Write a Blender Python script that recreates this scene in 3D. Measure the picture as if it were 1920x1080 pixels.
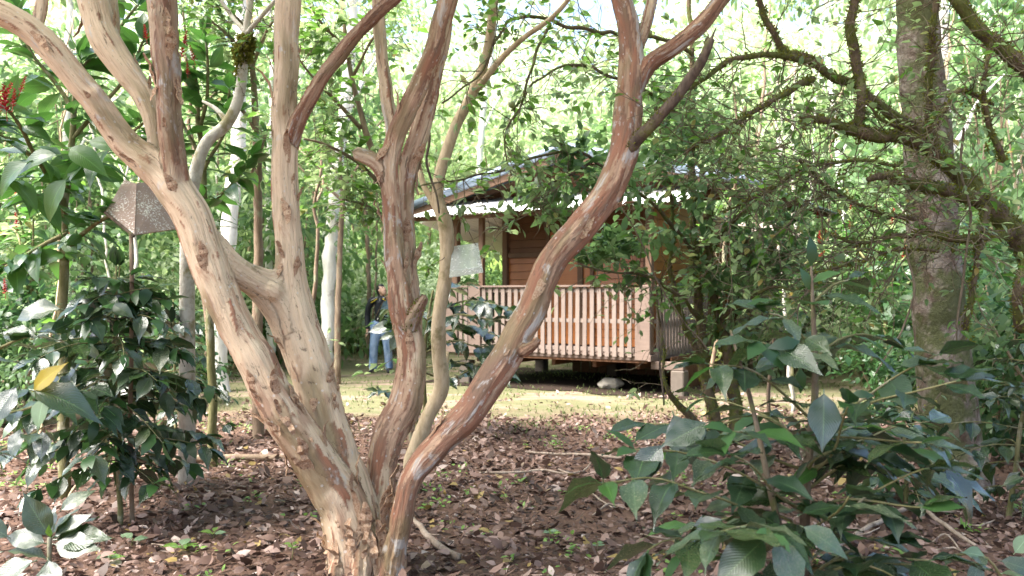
import bpy, bmesh, math, random
import numpy as np
from mathutils import Vector, Matrix, noise as mnoise

R = math.radians
scene = bpy.context.scene
for o in list(bpy.data.objects):
    bpy.data.objects.remove(o)
COL = scene.collection

# ------------------------------------------------------------------ camera, sky, sun, exposure
CAM_H, FPX, HORIZON = 1.5, 1600.0, 550.0
cam_data = bpy.data.cameras.new('camera')
cam = bpy.data.objects.new('camera', cam_data)
COL.objects.link(cam)
cam.location = (0, 0, CAM_H)
cam.rotation_euler = (R(90), 0, 0)
cam_data.sensor_width = 36.0
cam_data.lens = 30.0
cam_data.shift_y = 10.0 / 1920.0
cam_data.clip_start = 0.05
cam_data.clip_end = 2000
cam_data.dof.use_dof = True
cam_data.dof.focus_distance = 4.6
cam_data.dof.aperture_fstop = 4.0
scene.camera = cam

SUN_EL, SUN_AZ = R(58), math.atan2(-0.72, -0.35)      # light comes from the upper left
world = bpy.data.worlds.new('World')
scene.world = world
world.use_nodes = True
wn = world.node_tree
wn.nodes.clear()
sky = wn.nodes.new('ShaderNodeTexSky')
sky.sky_type = 'NISHITA'
sky.sun_disc = False
sky.sun_elevation = SUN_EL
sky.sun_rotation = SUN_AZ
sky.air_density = 1.0
sky.dust_density = 4.0
sky.ozone_density = 0.6
bg = wn.nodes.new('ShaderNodeBackground')
bg.inputs['Strength'].default_value = 0.13
wo = wn.nodes.new('ShaderNodeOutputWorld')
wn.links.new(sky.outputs[0], bg.inputs[0])
wn.links.new(bg.outputs[0], wo.inputs[0])

sun_data = bpy.data.lights.new('sun', 'SUN')
sun_data.energy = 4.8
sun_data.angle = R(40)
sun_data.color = (1.0, 0.965, 0.91)
sun = bpy.data.objects.new('sun', sun_data)
COL.objects.link(sun)
sd = Vector((math.sin(SUN_AZ) * math.cos(SUN_EL), math.cos(SUN_AZ) * math.cos(SUN_EL), math.sin(SUN_EL)))
sun.rotation_euler = sd.to_track_quat('Z', 'Y').to_euler()
sun.location = sd * 40

scene.view_settings.view_transform = 'Standard'
scene.view_settings.look = 'None'
scene.view_settings.gamma = 1.0
scene.view_settings.use_curve_mapping = False
scene.view_settings.exposure = 2.3
scene.render.engine = 'CYCLES'
scene.cycles.max_bounces = 8
scene.cycles.diffuse_bounces = 4
scene.cycles.transmission_bounces = 4
scene.cycles.transparent_max_bounces = 6
scene.cycles.use_denoising = True
scene.cycles.caustics_reflective = False
scene.cycles.caustics_refractive = False

# ------------------------------------------------------------------ helpers
rng = np.random.default_rng(7)
rnd = random.Random(11)


def P(x, y, d):
    """Place in the world seen at photo pixel (x, y), d metres ahead."""
    return Vector(((x - 960.0) / FPX * d, d, CAM_H + (HORIZON - y) / FPX * d))


def tag(o, label=None, cat=None, group=None, kind=None):
    if label: o['label'] = label
    if cat: o['category'] = cat
    if group: o['group'] = group
    if kind: o['kind'] = kind
    return o


def empty(name, loc=(0, 0, 0), label=None, cat=None, group=None):
    o = bpy.data.objects.new(name, None)
    o.empty_display_size = 0.1
    COL.objects.link(o)
    o.location = loc
    tag(o, label, cat, group)
    return o


def link(name, mesh, mat=None, parent=None, loc=None):
    """Mesh is in world space unless loc is given; parents are unrotated empties."""
    o = bpy.data.objects.new(name, mesh)
    COL.objects.link(o)
    if mat is not None and len(mesh.materials) == 0:
        mesh.materials.append(mat)
    if parent is not None:
        o.parent = parent
        o.matrix_parent_inverse = Matrix.Translation(parent.matrix_basis.translation).inverted() if parent.parent is None else \
            (Matrix.Translation(parent.parent.matrix_basis.translation) @ parent.matrix_parent_inverse @ parent.matrix_basis).inverted()
    if loc is not None:
        o.location = loc
    return o


def mesh_from(name, verts, faces, smooth=True):
    m = bpy.data.meshes.new(name)
    m.from_pydata([tuple(v) for v in verts], [], faces)
    if smooth:
        m.polygons.foreach_set('use_smooth', [True] * len(m.polygons))
    m.update()
    return m


def tri_mesh(name, V, T, smooth=True):
    """Fast triangle mesh from numpy arrays."""
    m = bpy.data.meshes.new(name)
    V = np.asarray(V, np.float32); T = np.asarray(T, np.int32)
    m.vertices.add(len(V)); m.vertices.foreach_set('co', V.ravel())
    m.loops.add(T.size); m.loops.foreach_set('vertex_index', T.ravel())
    m.polygons.add(len(T))
    m.polygons.foreach_set('loop_start', np.arange(0, T.size, 3, dtype=np.int32))
    m.polygons.foreach_set('use_smooth', np.full(len(T), smooth))
    m.update(calc_edges=True)
    return m


class MB:
    """Collects tubes, boxes and polygons into one mesh."""
    def __init__(s):
        s.v = []; s.f = []

    def add(s, verts, faces):
        b = len(s.v)
        s.v.extend(verts)
        s.f.extend([tuple(i + b for i in f) for f in faces])

    def tube(s, pts, rad, n=8, squash=None):
        V, Fc = tube_geo(pts, rad, n, squash)
        s.add(V, Fc)

    def box(s, M, sx, sy, sz):
        """Box of full sizes sx, sy, sz, centred on matrix M, edges slightly bevelled."""
        bv = min(sx, sy, sz) * 0.08
        hx, hy, hz = sx / 2, sy / 2, sz / 2
        vs = []; idx = {}
        for i in (-1, 1):
            for j in (-1, 1):
                for k in (-1, 1):
                    for a in range(3):
                        p = [i * hx, j * hy, k * hz]
                        for b in range(3):
                            if b != a:
                                p[b] -= (i, j, k)[b] * bv
                        idx[(i, j, k, a)] = len(vs)
                        vs.append(M @ Vector(p))
        fs = []
        for a in range(3):
            for sgn in (-1, 1):
                b, c = (a + 1) % 3, (a + 2) % 3
                loop = []
                for (p, q) in ((-1, -1), (1, -1), (1, 1), (-1, 1)):
                    key = [0, 0, 0]; key[a] = sgn; key[b] = p; key[c] = q
                    loop.append(idx[(key[0], key[1], key[2], a)])
                fs.append(tuple(loop if sgn > 0 else loop[::-1]))
        for a in range(3):                      # edge bevels
            b, c = (a + 1) % 3, (a + 2) % 3
            for p in (-1, 1):
                for q in (-1, 1):
                    def K(t, ax):
                        key = [0, 0, 0]; key[a] = t; key[b] = p; key[c] = q
                        return idx[(key[0], key[1], key[2], ax)]
                    lp = [K(-1, b), K(1, b), K(1, c), K(-1, c)]
                    fs.append(tuple(lp if p * q < 0 else lp[::-1]))
        for i in (-1, 1):
            for j in (-1, 1):
                for k in (-1, 1):
                    t = (idx[(i, j, k, 0)], idx[(i, j, k, 1)], idx[(i, j, k, 2)])
                    fs.append(t if i * j * k > 0 else t[::-1])
        s.add(vs, fs)

    def build(s, name, mat, parent=None, smooth=False):
        return link(name, mesh_from(name, s.v, s.f, smooth), mat, parent)


def tube_geo(pts, rad, n=8, squash=None):
    pts = [Vector(p) for p in pts]
    N = len(pts)
    T = []
    for i in range(N):
        a = pts[max(i - 1, 0)]; b = pts[min(i + 1, N - 1)]
        t = (b - a)
        T.append(t.normalized() if t.length > 1e-9 else Vector((0, 0, 1)))
    ref = Vector((0, -1, 0)) if abs(T[0].y) < 0.9 else Vector((1, 0, 0))
    nx = (ref - T[0] * ref.dot(T[0])).normalized()
    V = []; Fc = []
    for i in range(N):
        nx = nx - T[i] * nx.dot(T[i])
        nx = nx.normalized() if nx.length > 1e-6 else T[i].orthogonal().normalized()
        ny = T[i].cross(nx)
        r = rad[i] if hasattr(rad, '__len__') else rad
        rx, ry = r if isinstance(r, tuple) else (r, r)
        for k in range(n):
            a = 2 * math.pi * k / n
            V.append(pts[i] + nx * (math.cos(a) * rx) + ny * (math.sin(a) * ry))
    for i in range(N - 1):
        for k in range(n):
            k2 = (k + 1) % n
            Fc.append((i * n + k, i * n + k2, (i + 1) * n + k2, (i + 1) * n + k))
    c0 = len(V)
    r0 = rad[0] if hasattr(rad, '__len__') else rad
    r1 = rad[-1] if hasattr(rad, '__len__') else rad
    r0 = r0 if not isinstance(r0, tuple) else min(r0)
    r1 = r1 if not isinstance(r1, tuple) else min(r1)
    V.append(pts[0] - T[0] * r0 * 0.6); V.append(pts[-1] + T[-1] * r1 * 0.6)
    for k in range(n):
        k2 = (k + 1) % n
        Fc.append((c0, k2, k)); Fc.append((c0 + 1, (N - 1) * n + k, (N - 1) * n + k2))
    return V, Fc


def spline(ctrl, step=0.04):
    """Catmull-Rom through [(Vector, radius)] -> points, radii."""
    pts = [c[0] for c in ctrl]; rs = [c[1] for c in ctrl]
    P0 = [pts[0] * 2 - pts[1]] + pts + [pts[-1] * 2 - pts[-2]]
    out, ro = [], []
    for i in range(len(pts) - 1):
        a, b, c, d = P0[i], P0[i + 1], P0[i + 2], P0[i + 3]
        n = max(2, int((c - b).length / step))
        for k in range(n):
            t = k / n
            p = 0.5 * ((2 * b) + (c - a) * t + (2 * a - 5 * b + 4 * c - d) * t * t + (3 * b - a - 3 * c + d) * t ** 3)
            s = t * t * (3 - 2 * t)
            out.append(p); ro.append(rs[i] * (1 - s) + rs[i + 1] * s)
    out.append(pts[-1].copy()); ro.append(rs[-1])
    return out, ro


def pxline(spec, step=0.04):
    """spec: [(x, y, depth, width_px)] -> spline points and radii in metres."""
    return spline([(P(x, y, d), 0.5 * w / FPX * d) for (x, y, d, w) in spec], step)


def wobble(pts, amp, freq, seed=0.0):
    o = []
    for p in pts:
        q = p * freq + Vector((seed, seed * 1.7, -seed))
        o.append(p + mnoise.noise_vector(q) * amp)
    return o


def frame_mat(pos, d, up, size=1.0):
    """Y along d, Z close to up."""
    y = Vector(d).normalized()
    u = Vector(up)
    z = u - y * u.dot(y)
    z = z.normalized() if z.length > 1e-5 else y.orthogonal().normalized()
    x = y.cross(z)
    M = Matrix(((x.x * size, y.x * size, z.x * size, pos[0]),
                (x.y * size, y.y * size, z.y * size, pos[1]),
                (x.z * size, y.z * size, z.z * size, pos[2]), (0, 0, 0, 1)))
    return M


def vrand(s=1.0):
    return Vector((rnd.gauss(0, s), rnd.gauss(0, s), rnd.gauss(0, s)))


# ------------------------------------------------------------------ terrain height
def gh(x, y):
    z = 0.035 * mnoise.noise(Vector((x * 0.55, y * 0.55, 3.1))) + 0.012 * mnoise.noise(Vector((x * 2.3, y * 2.3, 9.0)))
    y = min(y, 105)
    if y > 17:
        z += 0.035 * (y - 17) + (0.20 * (y - 23) if y > 23 else 0) + (0.06 * (y - 34) if y > 34 else 0)
        z += 0.5 * mnoise.noise(Vector((x * 0.09, y * 0.09, 1.0))) * min(1, (y - 17) / 10)
    if x < -6:
        z += 0.10 * (-6 - x)
    if x > 8:
        z += 0.08 * (x - 8)
    return z


# ------------------------------------------------------------------ materials
class NT:
    def __init__(s, name):
        s.m = bpy.data.materials.new(name)
        s.m.use_nodes = True
        s.t = s.m.node_tree
        s.t.nodes.clear()
        s.out = s.n('ShaderNodeOutputMaterial')

    def n(s, kind, **kw):
        nd = s.t.nodes.new(kind)
        for k, v in kw.items():
            setattr(nd, k, v)
        return nd

    def l(s, a, b):
        s.t.links.new(a, b)

    def val(s, sock, v):
        if hasattr(v, 'is_linked') or hasattr(v, 'links'):
            s.l(v, sock)
        else:
            sock.default_value = v

    def noise(s, vec, scale, detail=4, rough=0.55, dist=0.0):
        nd = s.n('ShaderNodeTexNoise')
        if vec is not None: s.l(vec, nd.inputs['Vector'])
        nd.inputs['Scale'].default_value = scale
        nd.inputs['Detail'].default_value = detail
        nd.inputs['Roughness'].default_value = rough
        nd.inputs['Distortion'].default_value = dist
        return nd.outputs['Fac']

    def ramp(s, fac, stops):
        nd = s.n('ShaderNodeValToRGB')
        s.l(fac, nd.inputs[0])
        e = nd.color_ramp.elements
        while len(e) < len(stops): e.new(0.5)
        for i, (p, c) in enumerate(stops):
            e[i].position = p
            e[i].color = (c[0], c[1], c[2], 1) if hasattr(c, '__len__') else (c, c, c, 1)
        return nd.outputs[0]

    def mix(s, fac, a, b, mode='MIX'):
        nd = s.n('ShaderNodeMix', data_type='RGBA', blend_type=mode)
        for sock, v in ((nd.inputs[0], fac), (nd.inputs[6], a), (nd.inputs[7], b)):
            if isinstance(v, (int, float)): sock.default_value = v
            elif isinstance(v, tuple): sock.default_value = (v[0], v[1], v[2], 1)
            else: s.l(v, sock)
        return nd.outputs[2]

    def math(s, op, a, b=None, clamp=False):
        nd = s.n('ShaderNodeMath', operation=op, use_clamp=clamp)
        for sock, v in ((nd.inputs[0], a), (nd.inputs[1], b)):
            if v is None: continue
            if isinstance(v, (int, float)): sock.default_value = v
            else: s.l(v, sock)
        return nd.outputs[0]

    def mapping(s, vec, scale=(1, 1, 1), loc=(0, 0, 0)):
        nd = s.n('ShaderNodeMapping')
        s.l(vec, nd.inputs[0])
        nd.inputs['Scale'].default_value = scale
        nd.inputs['Location'].default_value = loc
        return nd.outputs[0]

    def bump(s, h, strength=0.3, dist=0.01):
        nd = s.n('ShaderNodeBump')
        nd.inputs['Strength'].default_value = strength
        nd.inputs['Distance'].default_value = dist
        s.l(h, nd.inputs['Height'])
        return nd.outputs[0]

    def principled(s, color, rough=0.6, normal=None, spec=0.5, metal=0.0):
        nd = s.n('ShaderNodeBsdfPrincipled')
        if isinstance(color, tuple): nd.inputs['Base Color'].default_value = (*color, 1)
        else: s.l(color, nd.inputs['Base Color'])
        if isinstance(rough, (int, float)): nd.inputs['Roughness'].default_value = rough
        else: s.l(rough, nd.inputs['Roughness'])
        nd.inputs['Specular IOR Level'].default_value = spec
        nd.inputs['Metallic'].default_value = metal
        if normal is not None: s.l(normal, nd.inputs['Normal'])
        return nd.outputs[0]

    def done(s, shader):
        s.l(shader, s.out.inputs[0])
        return s.m

    def obj(s):
        return s.n('ShaderNodeTexCoord').outputs['Object']

    def attr(s, name, out='Fac'):
        return s.n('ShaderNodeAttribute', attribute_name=name).outputs[out]


def leaf_material(name, base, light, trans=0.35, rough=0.38, veins=0.0, speck=None, spec=0.5, tint_attr=False, warm=None):
    """Glossy leaf: colour varies leaf by leaf; light also passes through the blade."""
    t = NT(name)
    if tint_attr:
        rv = t.attr('tint')
    else:
        rv = t.n('ShaderNodeObjectInfo').outputs['Random']
    col = t.mix(rv, base, light)
    if warm:
        w = t.math('GREATER_THAN', rv, 0.955)
        col = t.mix(w, col, warm)
    nrm = None
    if not tint_attr:
        uv = t.n('ShaderNodeUVMap').outputs[0]
        sep = t.n('ShaderNodeSeparateXYZ'); t.l(uv, sep.inputs[0])
        au = t.math('ABSOLUTE', t.math('SUBTRACT', sep.outputs[0], 0.5))
        mid = t.math('LESS_THAN', au, 0.018)
        col = t.mix(t.math('MULTIPLY', mid, 0.55), col, tuple(min(1, c * 2.2 + 0.02) for c in light))
        n1 = t.noise(t.obj(), 9.0, 3)
        col = t.mix(t.math('MULTIPLY', n1, 0.45), col, tuple(c * 0.55 for c in base))
        if speck:
            o = t.n('ShaderNodeObjectInfo').outputs['Random']
            n2 = t.noise(t.mapping(t.obj(), (1, 1, 1)), 34.0, 4, 0.7)
            cov = t.math('MULTIPLY', t.math('SUBTRACT', n2, t.math('SUBTRACT', 0.69, t.math('MULTIPLY', o, 0.22))), 9.0, True)
            col = t.mix(cov, col, speck)
        if veins:
            ph = t.math('SUBTRACT', t.math('MULTIPLY', sep.outputs[1], 60.0), t.math('MULTIPLY', au, 34.0))
            h = t.math('POWER', t.math('ABSOLUTE', t.math('SINE', ph)), 0.6)
            nrm = t.bump(h, veins, 0.02)
    sh = t.principled(col, rough, nrm, spec)
    if veins:
        pb = sh.node; pb.inputs['Coat Weight'].default_value = 0.6; pb.inputs['Coat Roughness'].default_value = 0.22
    tr = t.n('ShaderNodeBsdfTranslucent')
    bright = t.mix(0.6, col, tuple(min(1, c * 1.9) for c in light))
    t.l(bright, tr.inputs[0])
    mx = t.n('ShaderNodeMixShader'); mx.inputs[0].default_value = trans
    t.l(sh, mx.inputs[1]); t.l(tr.outputs[0], mx.inputs[2])
    return t.done(mx.outputs[0])


def bark_main():
    t = NT('peeling bark')
    bk = t.attr('bark_uv', 'Vector')
    red = t.attr('redness')
    dark = t.attr('darkness')
    v1 = t.mapping(bk, (1, 1, 0.22))
    patch = t.noise(v1, 13.0, 5, 0.6, 0.7)
    fine = t.noise(t.mapping(bk, (1, 1, 0.10)), 60.0, 4, 0.6)
    cream = t.mix(fine, (0.55, 0.40, 0.255), (0.80, 0.635, 0.45))
    rust = t.mix(fine, (0.26, 0.105, 0.056), (0.44, 0.21, 0.125))
    olive = t.mix(fine, (0.20, 0.15, 0.075), (0.36, 0.28, 0.15))
    plate = t.attr('plate')
    f1 = t.math('ADD', patch, t.math('MULTIPLY', t.math('SUBTRACT', red, 0.5), 0.42))
    c = t.mix(t.math('MULTIPLY', t.ramp(f1, [(0.47, 0.0), (0.58, 1.0)]), 0.55), cream, rust)
    old = t.mix(t.ramp(patch, [(0.42, 0.0), (0.60, 1.0)]), rust, (0.235, 0.14, 0.09))
    c = t.mix(plate, c, old)
    big = t.noise(t.mapping(bk, (1, 1, 0.35), (4, 7, 1)), 6.0, 3, 0.5, 0.3)
    c = t.mix(t.ramp(big, [(0.54, 0.0), (0.66, 0.75)]), c, olive)
    streak = t.noise(t.mapping(bk, (1, 1, 0.07), (9, 2, 5)), 22.0, 3, 0.6, 0.4)
    c = t.mix(t.ramp(streak, [(0.60, 0.0), (0.70, 0.6)]), c, (0.17, 0.09, 0.05))
    fib = t.noise(t.mapping(bk, (1, 1, 0.05), (2, 2, 2)), 90.0, 5, 0.7, 0.3)
    c = t.mix(t.ramp(fib, [(0.54, 0.0), (0.72, 0.3)]), c, (0.20, 0.115, 0.07))
    c = t.mix(t.ramp(t.noise(t.mapping(bk, (1, 1, 0.3), (5, 5, 5)), 30.0, 5, 0.7, 0.6), [(0.60, 0.0), (0.66, 0.8)]), c, (0.13, 0.085, 0.055))
    lich = t.noise(t.mapping(bk, (1, 1, 0.45), (1, 3, 8)), 9.0, 5, 0.65, 0.6)
    lf = t.math('ADD', lich, t.math('SUBTRACT', t.math('MULTIPLY', red, 0.08), 0.055))
    c = t.mix(t.ramp(lf, [(0.585, 0.0), (0.65, 0.85)]), c, (0.56, 0.525, 0.48))
    spots = t.n('ShaderNodeTexVoronoi'); t.l(t.mapping(bk, (1, 1, 0.7)), spots.inputs[0]); spots.inputs['Scale'].default_value = 26
    sp = t.math('LESS_THAN', spots.outputs['Distance'], 0.13)
    c = t.mix(t.math('MULTIPLY', sp, 0.55), c, (0.66, 0.62, 0.57))
    c = t.mix(dark, c, (0.085, 0.05, 0.035))
    n1 = t.noise(t.mapping(bk, (1, 1, 0.13)), 34.0, 5, 0.65, 0.5)
    h = t.math('ADD', t.math('MULTIPLY', n1, 0.7), t.math('MULTIPLY', patch, 1.2))
    h = t.math('SUBTRACT', h, t.math('MULTIPLY', t.math('ADD', fib, streak), 0.8))
    nrm = t.bump(h, 0.9, 0.02)
    return t.done(t.principled(c, 0.62, nrm, 0.35))


def bark_simple(name, c1, c2, c3=None, scale=14, stretch=0.25, thr=0.55, bumpd=0.02):
    t = NT(name)
    o = t.mapping(t.obj(), (1, 1, stretch))
    n1 = t.noise(o, scale, 5, 0.65, 0.4)
    c = t.mix(t.ramp(n1, [(0.38, 0.0), (0.62, 1.0)]), c1, c2)
    if c3:
        n2 = t.noise(t.obj(), scale * 0.35, 4, 0.65)
        c = t.mix(t.ramp(n2, [(thr, 0.0), (thr + 0.1, 0.9)]), c, c3)
    n3 = t.noise(o, scale * 3, 4, 0.7)
    return t.done(t.principled(c, 0.85, t.bump(n3, 0.6, bumpd), 0.2))


def wood_mat(name, c1, c2, axis=0, rough=0.7, scale=5.0, vary=0.35, spec=0.3):
    t = NT(name)
    sc = [14, 14, 14]; sc[axis] = 0.9
    o = t.mapping(t.obj(), tuple(sc))
    oi = t.n('ShaderNodeObjectInfo').outputs['Random']
    nd = t.n('ShaderNodeTexNoise', noise_dimensions='4D')
    t.l(o, nd.inputs['Vector']); t.l(t.math('MULTIPLY', oi, 40.0), nd.inputs['W'])
    nd.inputs['Scale'].default_value = scale; nd.inputs['Detail'].default_value = 5
    c = t.mix(nd.outputs['Fac'], c1, c2)
    c = t.mix(t.math('MULTIPLY', oi, vary), c, tuple(x * 0.5 for x in c1))
    wea = t.noise(t.obj(), 2.3, 4, 0.6)
    c = t.mix(t.ramp(wea, [(0.45, 0.0), (0.75, 0.5)]), c, tuple(x * 0.62 for x in c1))
    return t.done(t.principled(c, rough, t.bump(nd.outputs['Fac'], 0.3, 0.004), spec))


def plain(name, col, rough=0.6, spec=0.4, metal=0.0, nscale=20.0, var=0.25, bumpd=0.0):
    t = NT(name)
    n = t.noise(t.obj(), nscale, 4, 0.6)
    c = t.mix(t.math('MULTIPLY', n, var * 2), col, tuple(x * 0.45 for x in col))
    nrm = t.bump(n, 0.4, bumpd) if bumpd else None
    return t.done(t.principled(c, rough, nrm, spec, metal))


M = {}
M['bark'] = bark_main()
M['strip'] = bark_simple('curled bark flake', (0.36, 0.20, 0.11), (0.55, 0.40, 0.28), (0.12, 0.07, 0.045), 20, 0.3)
M['deadwood'] = bark_simple('dark dead wood', (0.06, 0.045, 0.035), (0.16, 0.12, 0.09), (0.16, 0.17, 0.06), 16, 0.3, 0.56)
M['pale_bark'] = bark_simple('pale smooth bark', (0.62, 0.58, 0.52), (0.80, 0.78, 0.73), (0.33, 0.27, 0.20), 7, 0.35, 0.60)
M['grey_bark'] = bark_simple('mottled grey bark', (0.25, 0.215, 0.185), (0.085, 0.056, 0.042), (0.07, 0.08, 0.03), 9, 0.7, 0.45, 0.06)
M['brown_bark'] = bark_simple('brown bark', (0.16, 0.11, 0.075), (0.27, 0.20, 0.14), (0.24, 0.23, 0.15), 14, 0.3)
M['mossy_bark'] = bark_simple('mossy bark', (0.075, 0.055, 0.035), (0.15, 0.11, 0.07), (0.10, 0.115, 0.03), 20, 0.5, 0.46, 0.03)
M['lichen_bark'] = bark_simple('lichen bark', (0.40, 0.36, 0.30), (0.60, 0.57, 0.50), (0.27, 0.24, 0.12), 16, 0.6, 0.55)
M['tan_bark'] = bark_simple('tan young bark', (0.38, 0.29, 0.18), (0.54, 0.43, 0.29), (0.24, 0.20, 0.10), 18, 0.3, 0.58)
M['green_stem'] = bark_simple('green stem', (0.13, 0.13, 0.05), (0.22, 0.20, 0.10), (0.30, 0.28, 0.20), 20, 0.3)
M['twig'] = bark_simple('thin twig', (0.10, 0.075, 0.05), (0.20, 0.16, 0.11), (0.13, 0.14, 0.05), 24, 0.3)
M['fallen'] = bark_simple('fallen dry wood', (0.24, 0.18, 0.135), (0.37, 0.30, 0.24), (0.13, 0.095, 0.065), 16, 0.4)
M['coffee'] = leaf_material('coffee leaf', (0.006, 0.026, 0.012), (0.045, 0.090, 0.022), 0.2, 0.27, 0.2, (0.10, 0.11, 0.05), 0.9)
M['coffee_old'] = leaf_material('speckled coffee leaf', (0.014, 0.040, 0.018), (0.050, 0.090, 0.034), 0.15, 0.36, 0.2, (0.22, 0.23, 0.14), 0.6)
M['new_leaf'] = leaf_material('fresh leaf', (0.12, 0.26, 0.03), (0.22, 0.38, 0.05), 0.4, 0.35, 0.5, None, 0.5)
M['yellow_leaf'] = leaf_material('yellowing leaf', (0.45, 0.32, 0.03), (0.55, 0.42, 0.05), 0.35, 0.45, 0.4, None, 0.4)
M['rust_leaf'] = leaf_material('rust brown leaf', (0.34, 0.10, 0.03), (0.42, 0.15, 0.04), 0.25, 0.5, 0.4, None, 0.3)
M['pale_leaf'] = leaf_material('pale green leaf', (0.20, 0.32, 0.17), (0.30, 0.42, 0.24), 0.3, 0.5, 0.5, None, 0.4)
M['broad_leaf'] = leaf_material('broad tropical leaf', (0.022, 0.075, 0.018), (0.075, 0.19, 0.03), 0.38, 0.36, 0.22, None, 0.55)
M['citrus_leaf'] = leaf_material('small oval leaf', (0.035, 0.10, 0.014), (0.12, 0.24, 0.035), 0.42, 0.36, 0.0, None, 0.5)
M['soup_dark'] = leaf_material('dark foliage', (0.012, 0.042, 0.014), (0.05, 0.12, 0.03), 0.28, 0.36, tint_attr=True, spec=0.55)
M['soup_mid'] = leaf_material('green foliage', (0.06, 0.115, 0.042), (0.27, 0.355, 0.15), 0.5, 0.45, tint_attr=True, warm=(0.30, 0.20, 0.05))
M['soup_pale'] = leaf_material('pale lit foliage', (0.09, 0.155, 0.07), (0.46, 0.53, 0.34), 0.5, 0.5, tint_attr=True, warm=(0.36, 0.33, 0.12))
M['soup_deep'] = leaf_material('deep green foliage', (0.026, 0.066, 0.024), (0.13, 0.22, 0.075), 0.45, 0.4, tint_attr=True, warm=(0.28, 0.17, 0.04))
M['moss'] = leaf_material('moss tufts', (0.055, 0.062, 0.012), (0.20, 0.20, 0.04), 0.3, 0.9, tint_attr=True, spec=0.1)
M['grass'] = leaf_material('short lawn grass', (0.075, 0.105, 0.035), (0.17, 0.20, 0.085), 0.3, 0.7, tint_attr=True, spec=0.2)
M['weed'] = leaf_material('ground weeds', (0.08, 0.18, 0.03), (0.22, 0.36, 0.08), 0.35, 0.5, tint_attr=True)


def litter_mat():
    t = NT('dead leaf litter')
    tv = t.attr('tint')
    c = t.ramp(tv, [(0.0, (0.030, 0.018, 0.013)), (0.25, (0.10, 0.058, 0.043)), (0.5, (0.20, 0.122, 0.094)), (0.75, (0.34, 0.23, 0.19)), (0.95, (0.60, 0.49, 0.43)), (1.0, (0.35, 0.25, 0.08))])
    n = t.noise(t.obj(), 60.0, 3)
    c = t.mix(t.math('MULTIPLY', n, 0.5), c, (0.08, 0.045, 0.03))
    sh = t.principled(c, 0.55, None, 0.35)
    tr = t.n('ShaderNodeBsdfTranslucent'); t.l(c, tr.inputs[0])
    mx = t.n('ShaderNodeMixShader'); mx.inputs[0].default_value = 0.12
    t.l(sh, mx.inputs[1]); t.l(tr.outputs[0], mx.inputs[2])
    return t.done(mx.outputs[0])


M['litter'] = litter_mat()


def ground_mat():
    t = NT('forest soil and moss lawn')
    o = t.obj()
    sep = t.n('ShaderNodeSeparateXYZ'); t.l(o, sep.inputs[0])
    n1 = t.noise(o, 0.9, 5, 0.6)
    n2 = t.noise(o, 7.0, 5, 0.65)
    n3 = t.noise(o, 38.0, 4, 0.7)
    soil = t.mix(n2, (0.055, 0.032, 0.022), (0.17, 0.105, 0.08))
    soil = t.mix(t.ramp(n3, [(0.45, 0.0), (0.7, 0.8)]), soil, (0.20, 0.125, 0.09))
    lawn = t.mix(n2, (0.074, 0.084, 0.037), (0.162, 0.155, 0.085))
    lawn = t.mix(t.ramp(n3, [(0.5, 0.0), (0.75, 0.7)]), lawn, (0.22, 0.16, 0.11))
    bare = t.mix(n3, (0.17, 0.12, 0.09), (0.27, 0.205, 0.16))
    yy = t.math('ADD', sep.outputs[1], t.math('MULTIPLY', t.math('SUBTRACT', n1, 0.5), 5.0))
    f = t.ramp(t.math('MULTIPLY', yy, 0.05), [(0.48, 0.0), (0.57, 1.0)])
    c = t.mix(f, soil, lawn)
    bn = t.noise(t.mapping(o, (0.5, 1.6, 1), (3, 1, 0)), 1.3, 4, 0.6)
    b2 = t.math('MULTIPLY', t.ramp(bn, [(0.50, 0.0), (0.60, 1.0)]), f)
    c = t.mix(b2, c, bare)
    far = t.ramp(t.math('MULTIPLY', sep.outputs[1], 0.01), [(0.20, 0.0), (0.26, 1.0)])
    c = t.mix(far, c, t.mix(n2, (0.10, 0.16, 0.04), (0.20, 0.26, 0.07)))
    h = t.math('ADD', n3, n2)
    return t.done(t.principled(c, 0.95, t.bump(h, 0.7, 0.03), 0.1))


M['ground'] = ground_mat()

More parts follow.
